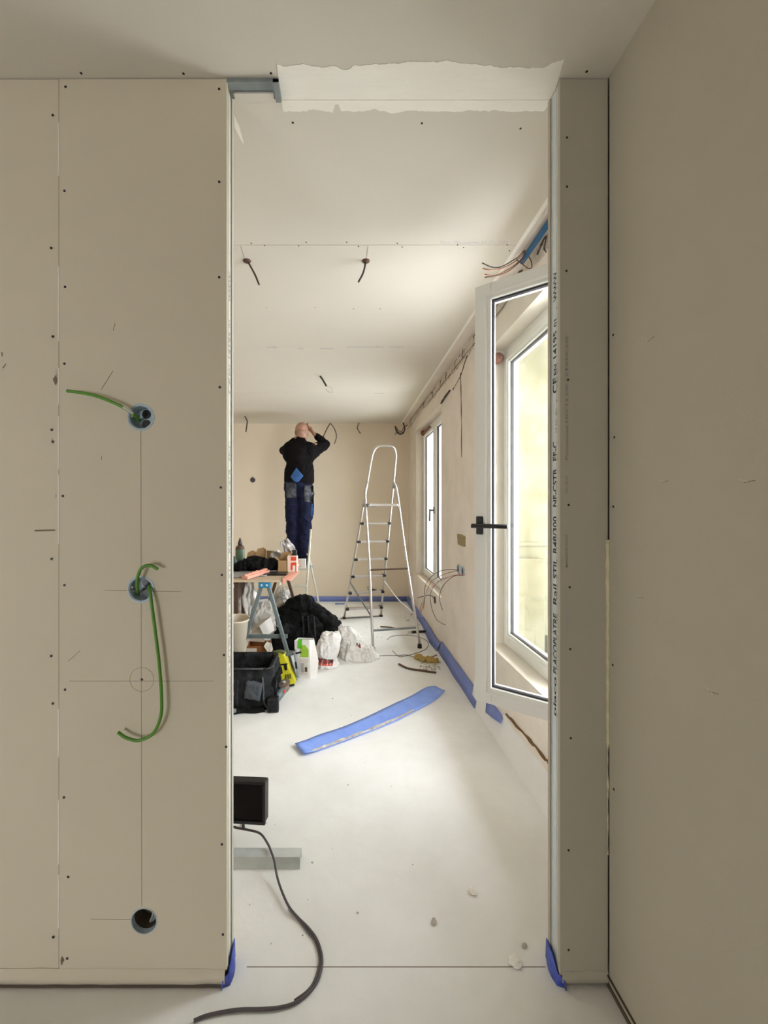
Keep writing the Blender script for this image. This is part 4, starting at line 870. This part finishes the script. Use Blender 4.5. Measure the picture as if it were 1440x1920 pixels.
def openbox(lo, hi, th, mm, lab, cat, flaps=(), name='cardboard_box', grp=None, rz=0):
    c = ((lo[0]+hi[0])/2, (lo[1]+hi[1])/2, lo[2]); t = thing(name, lab, cat, c, grp); M = Matrix.Translation(c) @ Matrix.Rotation(rz, 4, 'Z') @ Matrix.Translation(-Vector(c)); m = MB(M)
    m.box(lo, (hi[0], hi[1], lo[2]+th)); m.box(lo, (lo[0]+th, hi[1], hi[2])); m.box((hi[0]-th, lo[1], lo[2]), hi); m.box((lo[0], lo[1], lo[2]), (hi[0], lo[1]+th, hi[2])); m.box((lo[0], hi[1]-th, lo[2]), hi)
    m.build('carton', mm, t)
    for f_ in flaps:
        m = MB(M); v = [Vector(p) for p in f_]; n = (v[1]-v[0]).cross(v[2]-v[0]).normalized()*.003; m.prism(v, n); m.build('flap', mm, t)
    return t
bz = TZ
openbox((-.57, 3.38, bz), (-.492, 3.46, bz+.100), .003, M_card, 'small brown cardboard box open towards the top, beside the red and white box', 'box', [[(-.565, 3.46, bz+.10), (-.485, 3.46, bz+.10), (-.470, 3.48, bz+.165), (-.555, 3.48, bz+.155)], [(-.57, 3.38, bz+.1), (-.57, 3.46, bz+.1), (-.60, 3.45, bz+.125), (-.598, 3.39, bz+.12)]])
t = thing('printed_box', 'pale box with red printed panels standing at the right end of the work board', 'box', (-.45, 3.42, bz)); m = MB(); m.box((-.490, 3.38, bz), (-.412, 3.46, bz+.135)); m.prism([(-.490, 3.38, bz+.135), (-.490, 3.46, bz+.135), (-.45, 3.42, bz+.165)], (0, 0, .002)); m.build('carton', mat('pale_salmon_card', (.80, .60, .48), .7), t, bevel=.002)
for lo, hi in (((-.462, 0, .098), (-.416, 0, .130)), ((-.462, 0, .020), (-.446, 0, .082)), ((-.446, 0, .060), (-.425, 0, .084)), ((-.424, 0, .004), (-.414, 0, .084))): MB().box((lo[0], 3.3788, bz+lo[2]), (hi[0], 3.3798, bz+hi[2])).build('red_panel', M_red, t)
MB().box((-.445, 3.3786, bz+.012), (-.426, 3.3796, bz+.055)).build('white_label', M_paper, t); MB().box((-.46, 3.44, bz+.135), (-.42, 3.47, bz+.18)).build('dark_lid', M_black, t, bevel=.003)
t = openbox((-.655, 3.70, bz), (-.60, 3.76, bz+.06), .003, M_card, 'torn brown cardboard pieces behind the black cloth', 'cardboard', [[(-.93, 3.70, bz+.0), (-.84, 3.72, bz+.0), (-.82, 3.73, bz+.13), (-.86, 3.72, bz+.15), (-.90, 3.71, bz+.13)], [(-.83, 3.71, bz), (-.74, 3.72, bz), (-.735, 3.73, bz+.155), (-.76, 3.73, bz+.175), (-.81, 3.72, bz+.165), (-.83, 3.71, bz+.12)], [(-.74, 3.74, bz), (-.655, 3.74, bz), (-.66, 3.75, bz+.14), (-.735, 3.75, bz+.145)]], name='torn_cardboard')
m = MB(); m.box((-.655, 3.22, bz), (-.475, 3.34, bz+.014)); m.build('flat_tray', M_black, None, bevel=.004); tag(COL.objects[-1], 'thin black tray lying at the front of the work board', 'tray')
t = MB(); ps = [Vector((-.765, 3.05, bz+.012)), Vector((-.70, 3.15, bz+.016)), Vector((-.65, 3.33, bz+.02))]
t.bar(ps[0], ps[2], .055, .022); random.seed(6)
for k in range(9): q = ps[0].lerp(ps[2], (k+.5)/9); t.cbox(q+Vector((random.uniform(-.01, .01), 0, .014)), (.035, .022, .020), (0, random.uniform(-.4, .4), .6))
tag(t.build('foam_profile', M_pink, None, bevel=.003), 'salmon pink toothed foam strip lying across the front edge of the work board', 'strip')
m = MB(); m.prism([(-.475, 3.032, bz+.006), (-.415, 3.035, bz-.01), (-.39, 3.36, bz+.004), (-.46, 3.36, bz+.004)], (0, 0, .006)); m.box((-.476, 3.030, bz-.035), (-.452, 3.036, bz+.012)); tag(m.build('foam_sheet', M_pink, None), 'salmon pink flat piece hanging over the right corner of the work board', 'sheet')
m = MB(); n_ = 12; g = [[m.v((-1.05+.42*i/n_+.03*j/6, 3.06+.30*j/6+.12*i/n_, bz+.003+.018*abs(noise.noise(Vector((i*.5, j*.6, 2)))))) for j in range(7)] for i in range(n_+1)]
for i in range(n_):
    for j in range(6): m.f([g[i][j], g[i+1][j], g[i+1][j+1], g[i][j+1]])
o = m.build('grey_sheet', M_sheet, None, smooth=True); sd_ = o.modifiers.new('s', 'SOLIDIFY'); sd_.thickness = .002; tag(o, 'grey crumpled sheet on the left front of the work board', 'sheet')
# film over the boxes and white box on the small ladder
def film(c, size, seed, lab, mm=M_film, name='plastic_film', cat='film', amp=.05, rot=0):
    m = MB(); n_ = 16; g = []
    for i in range(n_+1):
        r_ = []
        for j in range(n_+1):
            u, v_ = i/n_-.5, j/n_-.5; w_ = (1-.35*abs(v_)*2)*(1+.2*noise.noise(Vector((v_*4, seed, 1))))
            p = Vector((u*size[0]*w_, amp*noise.noise(Vector((u*4+seed, v_*4, 0)))+amp*.5*noise.noise(Vector((u*9, v_*9, seed))), v_*size[1]*(1+.25*noise.noise(Vector((u*4, seed, 3))))))
            r_.append(m.v(Vector(c)+Matrix.Rotation(rot, 3, 'Y') @ p))
        g.append(r_)
    for i in range(n_):
        for j in range(n_): m.f([g[i][j], g[i+1][j], g[i+1][j+1], g[i][j+1]])
    o = m.build(name, mm, None, smooth=True); s_ = o.modifiers.new('s', 'SOLIDIFY'); s_.thickness = .0015; return tag(o, lab, cat)
film((-.50, 3.56, bz+.17), (.11, .20), 4, 'crumpled pale plastic film rising behind the boxes on the work board', rot=-.5)
film((-.60, 3.60, bz+.085), (.17, .13), 7, 'pale plastic film draped behind the cardboard box', rot=.6)
q = P(566, 1064, 4.72); t = thing('printed_box', 'small white box with pale red stripes on the platform of the small ladder', 'box', (q.x, 4.72, .613)); MB().box((q.x-.045, 4.69, .6135), (q.x+.045, 4.76, .72)).build('carton', M_paper, t, bevel=.002)
for k in range(4): MB().box((q.x-.042, 4.689, .63+k*.022), (q.x-.005, 4.6902, .638+k*.022)).build('stripe', M_pink, t)
# ------------------------------------------------------------ bags
def sack(name, base, prof, seed, mm, lab, cat, amp=.018, f=11, grp=None, seg=110, parent=None, closed=True, flatten=0):
    """prof: (z, rx, ry, dx, dy)"""
    m = MB(); rings = []; pr = crom([Vector((p[0], p[1], p[2])) for p in prof], 13); pd = crom([Vector((p[3], p[4], 0)) for p in prof], 13); b = Vector(base)
    for p, d_ in zip(pr, pd):
        rings.append([m.v(b+Vector((d_.x+max(p.y, .002)*math.cos(a)*(1+.10*math.cos(2*a+seed)), d_.y+max(p.z, .002)*math.sin(a), p.x))) for a in [2*math.pi*k/seg for k in range(seg)]])
    for p, q in zip(rings, rings[1:]):
        for j in range(seg): m.f([p[j], p[(j+1) % seg], q[(j+1) % seg], q[j]])
    m.f(rings[0][::-1])
    if closed: m.f(rings[-1])
    me = m.mesh(); crumple(me, amp*1.25, f, seed, .35, st=(1.3, 1.3, .55)); crumple(me, amp*.30, f*2.4, seed+9, .4, st=(.9, .9, 1.2)); floorclip(me, base[2]+.001)
    o = finish(name, me, mm, parent, smooth=True)
    return tag(o, lab, cat, grp) if parent is None else o
GB = 'white plastic sacks on the floor'
b1 = FL(613, 1252); s1 = sack('plastic_sack', (b1.x, b1.y+.05, 0), [(0, .06, .05, .0, 0), (.006, .10, .08, .0, 0), (.05, .085, .075, -.01, 0), (.13, .092, .078, 0, 0), (.19, .088, .07, .015, 0), (.235, .075, .055, .03, 0), (.262, .06, .045, .03, 0), (.27, .02, .015, .03, 0)], 3, M_poly, 'white plastic sack with a red and black printed band, left of the two white sacks', 'sack', grp=GB)
def surf_print(host, text, px0, px1, py0, py1, mm, d0=2.0):
    """print laid on the front of a crumpled sack"""
    me = text_mesh(text, 1, 1, (1, 0, 0), (0, 0, 1), (0, 0, 0), 0); hm = host.data; off = ORG[host.name]
    bt = BVHTree.FromPolygons([v.co+off for v in hm.vertices], [p.vertices[:] for p in hm.polygons])
    bm = bmesh.new(); bm.from_mesh(me); bmesh.ops.triangulate(bm, faces=bm.faces[:]); bmesh.ops.subdivide_edges(bm, edges=[e for e in bm.edges if e.calc_length() > .08], cuts=2); bm.to_mesh(me); bm.free(); last = None
    D = off.y
    for v in me.vertices:
        u, w_ = v.co.x, v.co.z; tgt = P(px0+(px1-px0)*u, py1[0]+(py1[1]-py1[0])*u-((py1[0]-py0[0])*(1-u)+(py1[1]-py0[1])*u)*w_, D)
        h = bt.ray_cast(Vector((tgt.x, d0, tgt.z)), Vector((0, 1, 0)))
        if h[0] is not None: last = h[0].y
        v.co = Vector((tgt.x, (last if last is not None else D-.07)-.0075, tgt.z))
    return finish('printed_text', me, mm, host)
def surf_patch(host, quad, mm, name, off_=.0015):
    hm = host.data.copy(); o = ORG[host.name]
    for v in hm.vertices: v.co += o
    return conform(hm, [(lambda w_: (w_.x, w_.z))(P(x, y, o.y)) for x, y in quad], 2.0, off_).build(name, mm, host, smooth=True)
surf_patch(s1, [(595, 1228), (626, 1232), (624, 1242), (597, 1240)], M_red, 'red_band')
surf_print(s1, 'ALTEDOM', 596, 625, (1226, 1229), (1235, 1238), M_ink)
b2 = FL(660, 1238); s2 = sack('plastic_sack', (b2.x, b2.y+.06, 0), [(0, .06, .05, .01, 0), (.006, .115, .09, .02, 0), (.06, .10, .08, .02, 0), (.14, .088, .07, .0, 0), (.20, .07, .055, -.025, 0), (.255, .045, .035, -.05, 0), (.285, .015, .012, -.035, 0)], 8, M_poly, 'tall white plastic sack with a small black mark near its top', 'sack', grp=GB, amp=.022)
surf_print(s2, 'RA', 668, 676, (1199, 1203), (1205, 1209), M_ink)
surf_patch(s2, [(671, 1204), (676, 1205), (676, 1209), (673, 1209)], M_red, 'red_mark')
b3 = FL(688, 1238); sack('plastic_sack', (b3.x+.005, b3.y+.03, 0), [(0, .06, .05, 0, 0), (.006, .088, .07, 0, 0), (.05, .075, .065, -.01, 0), (.09, .05, .045, -.01, 0), (.115, .018, .015, .0, 0)], 12, M_poly, 'low slumped white plastic sack at the right end of the row of bags', 'sack', grp=GB, amp=.018, f=14)
b4 = FL(636, 1232); sack('plastic_sack', (b4.x, b4.y+.08, 0), [(0, .05, .05, 0, 0), (.006, .07, .06, 0, 0), (.07, .065, .05, 0, 0), (.12, .04, .03, 0, 0), (.14, .01, .01, 0, 0)], 15, mat('beige_plastic', (.62, .53, .43), .5, var=.3, vs=14), 'small beige plastic sack squeezed between the two taller white sacks', 'sack', grp=GB)
# paper bag with green print
t = thing('paper_bag', 'white paper bag with a lime green panel beside the yellow power tool', 'bag', (-.31, 3.16, 0))
m = MB(); A_ = [(-.392, 3.13), (-.275, 3.12), (-.228, 3.17), (-.245, 3.25), (-.37, 3.27)]; T_ = [(-.402, 3.15), (-.285, 3.13), (-.252, 3.17), (-.255, 3.21), (-.38, 3.22)]
M_ = [(-.395, 3.13), (-.277, 3.115), (-.215, 3.165), (-.235, 3.25), (-.37, 3.26)]
zs = (0, .12, .285); rr = [[m.v((x, y, z+(.012 if (k == 1 and z > .2) else 0))) for k, (x, y) in enumerate(L_)] for L_, z in zip((A_, M_, T_), zs)]
for a, b_ in zip(rr, rr[1:]):
    for i in range(5): m.f([a[i], a[(i+1) % 5], b_[(i+1) % 5], b_[i]])
m.f(rr[0][::-1]); pb = m.build('bag_body', M_paper, t); s_ = pb.modifiers.new('s', 'SOLIDIFY'); s_.thickness = .002
def onbag(x0, x1, z0, z1, mm, nm): 
    yf = lambda x, z: (3.13+(-.012)*(x+.395)/.12 if z < .12 else 3.13+.015*(z-.12)/.165*1.1-.012*(x+.395)/.12)-.004
    MB().prism([(x0, yf(x0, z0), z0), (x1, yf(x1, z0), z0), (x1, yf(x1, z1), z1), (x0, yf(x0, z1), z1)], (0, -.001, 0)).build(nm, mm, t)
onbag(-.352, -.289, .165, .255, M_grnp, 'green_panel'); onbag(-.372, -.342, .23, .30, M_grnb, 'green_strip'); onbag(-.358, -.292, .03, .155, M_cardw, 'photo_panel'); onbag(-.318, -.300, .055, .09, M_brown, 'dark_motif'); onbag(-.345, -.325, .05, .12, M_sheet, 'dark_motif')
# ------------------------------------------------------------ power tools
t = thing('reciprocating_tool', 'yellow power tool standing upright beside the black tool bag', 'power tool', (-.46, 3.03, 0))
Mt = Matrix.Translation((-.440, 3.00, .0)) @ Matrix.Rotation(R(-9), 4, 'Y') @ Matrix.Diagonal((1.28, 1, 1, 1))
m = MB(Mt); m.prism([(-.052, -.03, .235), (.018, -.03, .245), (.030, -.03, .20), (.040, -.03, .12), (.058, -.03, .065), (.062, -.03, .03), (.050, -.03, .012), (-.030, -.03, .012), (-.040, -.03, .05), (-.028, -.03, .11), (-.038, -.03, .16), (-.058, -.03, .19)], (0, .07, 0)); yb = m.build('tool_body', M_yel, t, bevel=.010)
for a, b_ in (((-.030, -.034, .105), (-.006, -.029, .155)), ((.008, -.034, .125), (.024, -.029, .165)), ((-.045, -.034, .165), (.03, -.029, .175))): MB(Mt).box(a, b_).build('grip_inset', M_black, yb, bevel=.003)
for k in range(4): MB(Mt).bar((.002+.010*k, -.032, .060), (.010+.010*k, -.032, .095), .004, .004).build('vent_slot', M_black, yb)
MB(Mt).box((-.066, -.045, .10), (-.034, .02, .175)).build('dusty_motor_cover', M_sheet, t, bevel=.008)
MB(Mt).box((-.055, -.036, .205), (-.012, -.028, .222)).build('dark_label', M_black, t); me = text_mesh('DEWALT', .040, .011, (1, 0, 0), (0, 0, 1), (-.054, -.0365, .208), .0003); me.transform(Mt); finish('printed_text', me, M_yel, t)
MB(Mt).tube([(-.06, -.01, .245), (-.04, -.01, .262), (.0, -.01, .262), (.02, -.01, .245)], .012, 10, 4).build('front_boot', mat('olive_rubber', (.10, .12, .04), .7), t, smooth=True)
m = MB(Mt); m.box((.070, -.02, .045), (.080, .06, .235)); m.box((.064, -.02, .05), (.072, .06, .06)); m.build('steel_shoe', M_galvd, t, bevel=.002); MB(Mt).box((.069, -.0215, .12), (.0812, -.0195, .17)).build('shoe_slot', M_black, t)
MB(Mt).bar((.02, 0, .222), (.115, -.01, .232), .006, .012).build('saw_blade', M_black, t); MB(Mt).tube([(.02, 0, .225), (.062, 0, .228)], .011, 10).build('chuck', M_darksteel, t)
MB(Mt).box((-.028, -.026, .0), (.048, .036, .014)).build('base_cap', M_black, t, bevel=.003)
# angle grinder lying on the floor
t = thing('angle_grinder', 'grey cordless angle grinder with a brown disc lying in front of the yellow tool', 'power tool', (-.45, 2.70, 0))
hdp = Vector((-.418, 2.775, .085)); bt_ = Vector((-.470, 2.640, .055)); ax = (bt_-hdp).normalized()
MB(Matrix.Translation(hdp+Vector((-.008, 0, .028))) @ Matrix.Rotation(R(-10), 4, 'Y') @ Matrix.Rotation(R(14), 4, 'X')).lathe([(.043, 0), (.043, .004), (.016, .007), (.012, .012), (.004, .013)], 32).build('grinding_disc', M_disc, t)
MB(Matrix.Translation(hdp+Vector((-.008, 0, .034))) @ Matrix.Rotation(R(-10), 4, 'Y') @ Matrix.Rotation(R(14), 4, 'X')).lathe([(.013, 0), (.013, .006), (.004, .008)], 16).build('disc_nut', M_galv, t)
m = MB(); m.capsule(hdp, hdp+ax*.03, .030, .026, 18); m.build('gear_head', M_disc, t, smooth=True)
m = MB(); m.tube([hdp+ax*.02, hdp+ax*.06, bt_], [.026, .031, .024, .027], 18); m.build('motor_body', M_grey, t, smooth=True)
MB().ell(hdp+ax*.055+Vector((.022, -.008, .012)), (.010, .014, .010)).build('red_switch', M_red, t, smooth=True)
MB(Matrix.Translation((-.470, 2.615, 0)) @ Matrix.Rotation(R(6), 4, 'Z')).box((-.036, -.022, .002), (.036, .035, .094)).build('battery', M_black, t, bevel=.008)
MB(Matrix.Translation((-.470, 2.615, 0)) @ Matrix.Rotation(R(6), 4, 'Z')).box((-.029, -.0245, .012), (.029, -.021, .084)).build('battery_panel', M_tooolbag, t, bevel=.003)
# ------------------------------------------------------------ black tool bag
t = thing('tool_bag', 'black open-topped tool bag with a grey front pocket at the left edge of the opening', 'bag', (-.72, 2.80, 0))
def rr_(x0, x1, y0, y1, r, z, n=5):
    o = []
    for cx, cy_, a0 in ((x1-r, y0+r, -90), (x1-r, y1-r, 0), (x0+r, y1-r, 90), (x0+r, y0+r, 180)):
        for k in range(n+1): a = R(a0+90*k/n); o.append((cx+r*math.cos(a), cy_+r*math.sin(a), z))
    return o
def tb(me):
    crumple(me, .012, 13, 21, .5); floorclip(me); return me
m = MB(); L_ = []
for z, g_ in ((0, .0), (.012, .012), (.06, .02), (.12, .018), (.18, .012), (.235, .004), (.258, -.002)):
    L_.append(rr_(-.98-g_, -.492+g_, 2.655-g_, 2.95+g_, .05, z, 8))
for z, g_ in ((.258, -.014), (.20, -.012), (.05, -.012)): L_.append(rr_(-.98-g_, -.492+g_, 2.655-g_, 2.95+g_, .04, z, 8))
rg = []
for l in L_:
    pts = [Vector(p) for p in l]; den = []
    for a, b_ in zip(pts, pts[1:]+pts[:1]):
        k = max(1, int((b_-a).length/.02)); den += [a.lerp(b_, i/k) for i in range(k)]
    rg.append(den)
mn = min(len(r) for r in rg)
rg = [[r[int(i*len(r)/mn)] for i in range(mn)] for r in rg]; R_ = [[m.v(p) for p in r] for r in rg]
for a, b_ in zip(R_, R_[1:]):
    for i in range(mn): m.f([a[i], a[(i+1) % mn], b_[(i+1) % mn], b_[i]])
m.f(R_[0][::-1]); m.f(R_[-1]); me = m.mesh()
bm = bmesh.new(); bm.from_mesh(me); bmesh.ops.subdivide_edges(bm, edges=bm.edges[:], cuts=1, use_grid_fill=True); bm.to_mesh(me); bm.free()
finish('bag_body', tb(me), M_tooolbag, t, smooth=True)
m = MB(); m.tube([Vector(p)+Vector((0, 0, .003)) for p in rr_(-.982, -.490, 2.652, 2.952, .05, .258, 8)]+[Vector((-.54, 2.652, .261))], .007, 8); m.build('rim', M_black, t, smooth=True)
def plump(lo, hi, amp, seed, mm, nm, M=None, vox=.007):
    m = MB(M); m.box(lo, hi); me = fuse(m, vox, 10, .6); crumple(me, amp, 18, seed, .5); return finish(nm, me, mm, t, smooth=True)
plump((-.655, 2.612, .075), (-.550, 2.66, .185), .006, 3, M_pocket, 'front_pocket', Matrix.Translation((-.6, 0, .13)) @ Matrix.Rotation(R(9), 4, 'Y') @ Matrix.Translation((.6, 0, -.13)))
plump((-.90, 2.61, .04), (-.70, 2.66, .20), .008, 5, M_tooolbag, 'side_pocket')
plump((-.53, 2.66, .03), (-.462, 2.86, .19), .010, 6, M_blackrough, 'end_pocket')
MB().tube([(-.545, 2.640, .215), (-.535, 2.625, .14), (-.53, 2.622, .06), (-.50, 2.63, .01)], .007, 8, 6, flat=.5).build('strap', M_pocket, t, smooth=True)
MB().tube([(-.49, 2.70, .21), (-.465, 2.69, .17), (-.468, 2.69, .12), (-.48, 2.70, .09)], .006, 8, 5, flat=.5).build('strap', M_pocket, t, smooth=True)
MB().tube([(-.84, 2.585, .016), (-.74, 2.575, .018), (-.66, 2.60, .016), (-.58, 2.60, .014), (-.53, 2.62, .016)], .015, 10, 6, flat=.6).build('trailing_strap', M_blackrough, t, smooth=True)
MB().box((-.745, 2.600, .115), (-.722, 2.606, .135)).build('red_badge', M_red, t)
MB(Matrix.Translation((-.71, 2.565, .03)) @ Matrix.Rotation(R(90), 4, 'X')).lathe([(.014, -.006), (.014, 0), (.006, .004)], 14).build('buckle', M_galvd, t)
# ------------------------------------------------------------ black backpack, jacket and cap
bp = thing('backpack', 'large black rucksack slumped behind the trestle, under a black hat', 'bag', (-.45, 3.90, 0))
heap([((-.47, 3.92, .16), (.19, .15, .19)), ((-.58, 3.88, .14), (.12, .12, .16)), ((-.36, 3.88, .14), (.14, .12, .17)), ((-.45, 3.80, .10), (.16, .10, .11)), ((-.62, 3.78, .07), (.08, .11, .09))], .008, .026, 6, 4, .001, 'bag_body', M_blackrough, '', '', bp)
for k, x in enumerate((-.40, -.35, -.295)): MB().tube([(x-.01, 3.80, .30), (x, 3.755, .24), (x+.01, 3.73, .15), (x+.012, 3.735, .07)], .011, 8, 6, flat=.5).build('strap', M_tooolbag, bp, smooth=True)
heap([((-.545, 3.78, .155), (.085, .06, .085))], .009, .012, 16, 8, .001, 'front_pocket', M_tooolbag, '', '', bp)
MB().box((-.640, 3.735, .215), (-.615, 3.75, .275)).build('grey_clip', M_sheet, bp, bevel=.004)
heap([((-.455, 3.93, .375), (.13, .11, .075)), ((-.42, 3.93, .40), (.11, .10, .065)), ((-.56, 3.90, .325), (.10, .08, .035)), ((-.34, 3.93, .36), (.045, .06, .045))], .010, .018, 12, 6, .30, 'black_hat', M_blackrough, 'black hat lying on top of the black rucksack', 'hat', None)
m = MB()
for k in range(9):
    u = k/8; m.ell((-.33+.27*u, 3.98-.02*u, .31-.23*u**1.3), (.075, .10, .085-.035*u))
m.ell((-.16, 3.93, .10), (.15, .12, .09)); m.ell((-.10, 3.90, .06), (.12, .10, .06))
me = fuse(m, .008, 3); crumple(me, .034, 8, 15, .3, st=(.45, 1.2, .8)); crumple(me, .004, 20, 5, .4); floorclip(me); tag(finish('jacket', me, M_blackrough, None, smooth=True), 'black jacket spread over the right side of the rucksack', 'jacket')
m = MB(); m.box((-.075, 3.86, .155), (-.02, 3.87, .20), Matrix.Translation((-.05, 3.86, .17)) @ Matrix.Rotation(R(40), 4, 'Y') @ Matrix.Translation((.05, -3.86, -.17)))
m.build('white_tag', M_paper, COL.objects[-1])
# ------------------------------------------------------------ clutter under the table
def tilt(c, rx=0, ry=0, rz=0):
    from mathutils import Euler
    return Matrix.Translation(c) @ Euler((R(rx), R(ry), R(rz))).to_matrix().to_4x4()
t = thing('plastic_bucket', 'cream coloured tube-shaped bin standing behind the black tool bag', 'bin', (-.83, 3.10, 0))
Mb = tilt((-.86, 3.12, 0), 5, 4); MB(Mb).lathe([(.065, .006), (.072, .02), (.088, .47), (.094, .475), (.094, .485), (.084, .485), (.080, .47), (.066, .03), (.001, .028)], 36, caps=False).build('bin_wall', M_cream, t, smooth=True)
t = openbox((-.775, 3.12, 0), (-.60, 3.26, .25), .004, M_rust, 'brown box with a pale label behind the black tool bag', 'box', name='brown_box'); MB().box((-.765, 3.1185, .17), (-.688, 3.1198, .235)).build('pale_label', M_cardw, t); me = text_mesh('54', .018, .02, (1, 0, 0), (0, 0, 1), (-.735, 3.118, .19), .0003); finish('printed_text', me, M_inkg, t)
t = thing('pale_carton', 'pale grey opened carton with flaps sticking up under the work board', 'carton', (-.67, 3.30, .255))
for k, f_ in enumerate(([(-.77, 3.20, .262), (-.64, 3.18, .262), (-.655, 3.30, .385), (-.755, 3.33, .36)], [(-.69, 3.22, .375), (-.645, 3.20, .295), (-.575, 3.25, .335), (-.61, 3.28, .435)], [(-.765, 3.19, .335), (-.69, 3.20, .380), (-.61, 3.30, .43), (-.70, 3.34, .39)], [(-.63, 3.10, .257), (-.59, 3.11, .19), (-.565, 3.13, .225), (-.575, 3.12, .275), (-.61, 3.12, .29)], [(-.80, 3.12, .20), (-.755, 3.11, .262), (-.75, 3.13, .31), (-.775, 3.14, .27)])):
    m = MB(); v = [Vector(p) for p in f_]; m.prism(v, (v[1]-v[0]).cross(v[2]-v[0]).normalized()*.003); m.build('flap', (M_cardw, M_paper, M_cardw, M_cardw, M_paper)[k], t)
film((-.80, 3.36, .56), (.12, .30), 3, 'thin white plastic bag hanging under the left part of the work board', M_poly, 'plastic_bag', 'bag', .05)
sack('plastic_sack', (-1.02, 3.60, 0), [(0, .08, .08, 0, 0), (.01, .15, .11, 0, 0), (.15, .15, .12, 0, 0), (.34, .13, .10, .01, 0), (.48, .10, .07, .02, 0), (.58, .04, .03, .03, 0)], 31, M_polyg, 'grey rubble sack standing at the far left under the work board', 'sack', amp=.03, f=7)
sack('plastic_sack', (-.79, 3.72, 0), [(0, .07, .07, 0, 0), (.01, .12, .10, 0, 0), (.16, .12, .10, 0, 0), (.34, .11, .08, .01, 0), (.46, .07, .05, .02, 0)], 35, M_polyg, 'low grey-brown rubble sack between the legs of the trestle', 'sack', amp=.035, f=9)
sack('plastic_sack', (-.61, 4.12, 0), [(0, .07, .07, 0, 0), (.01, .14, .11, 0, 0), (.15, .13, .11, 0, 0), (.30, .11, .09, 0, 0), (.42, .06, .05, -.03, 0), (.50, .02, .015, -.05, 0)], 38, mat('translucent_grey_plastic', (.60, .57, .52), .3, col2=(.36, .34, .31), vs=9), 'pale crinkled plastic sack standing behind the black rucksack', 'sack', amp=.03, f=8)
MB(tilt((-.82, 3.42, .12), 0, 28, 0)).box((-.035, -.03, 0), (.035, .03, .36)).build('polystyrene_block', M_polyg, None, bevel=.004); tag(COL.objects[-1], 'grey slanting block leaning behind the near trestle leg', 'block')
m = MB(); m.box((-.90, 3.30, .0), (-.835, 3.36, .38)); tag(m.build('striped_carton', M_cardw, None, bevel=.003), 'narrow pale carton with dark stripes at the far left under the board', 'carton'); o = COL.objects[-1]
for k in range(2): MB().box((-.887+.028*k, 3.2985, .24), (-.878+.028*k, 3.2998, .36)).build('dark_stripe', M_bluehead, o)
tag(MB().tube([(-.72, 3.52, .18), (-.70, 3.50, .24), (-.66, 3.46, .30), (-.64, 3.46, .305)], .011, 8, 5).build('cable_bundle', M_brown, None, smooth=True), 'brown twisted cable end poking from the sacks under the board', 'cable')
heap([((-.868, 5.50, .10), (.055, .05, .11)), ((-.868, 5.50, .20), (.03, .03, .06))], .010, .02, 20, 3, .001, 'brown_sack', mat('dark_brown_sack', (.14, .10, .08), .9, var=.4, vs=20), 'small dark brown sack against the far wall behind the trestle', 'sack')
film((-.235, 4.35, .02), (.26, .05), 9, 'crumpled white paper on the floor right behind the black hat', M_paper, 'crumpled_paper', 'paper', .06)
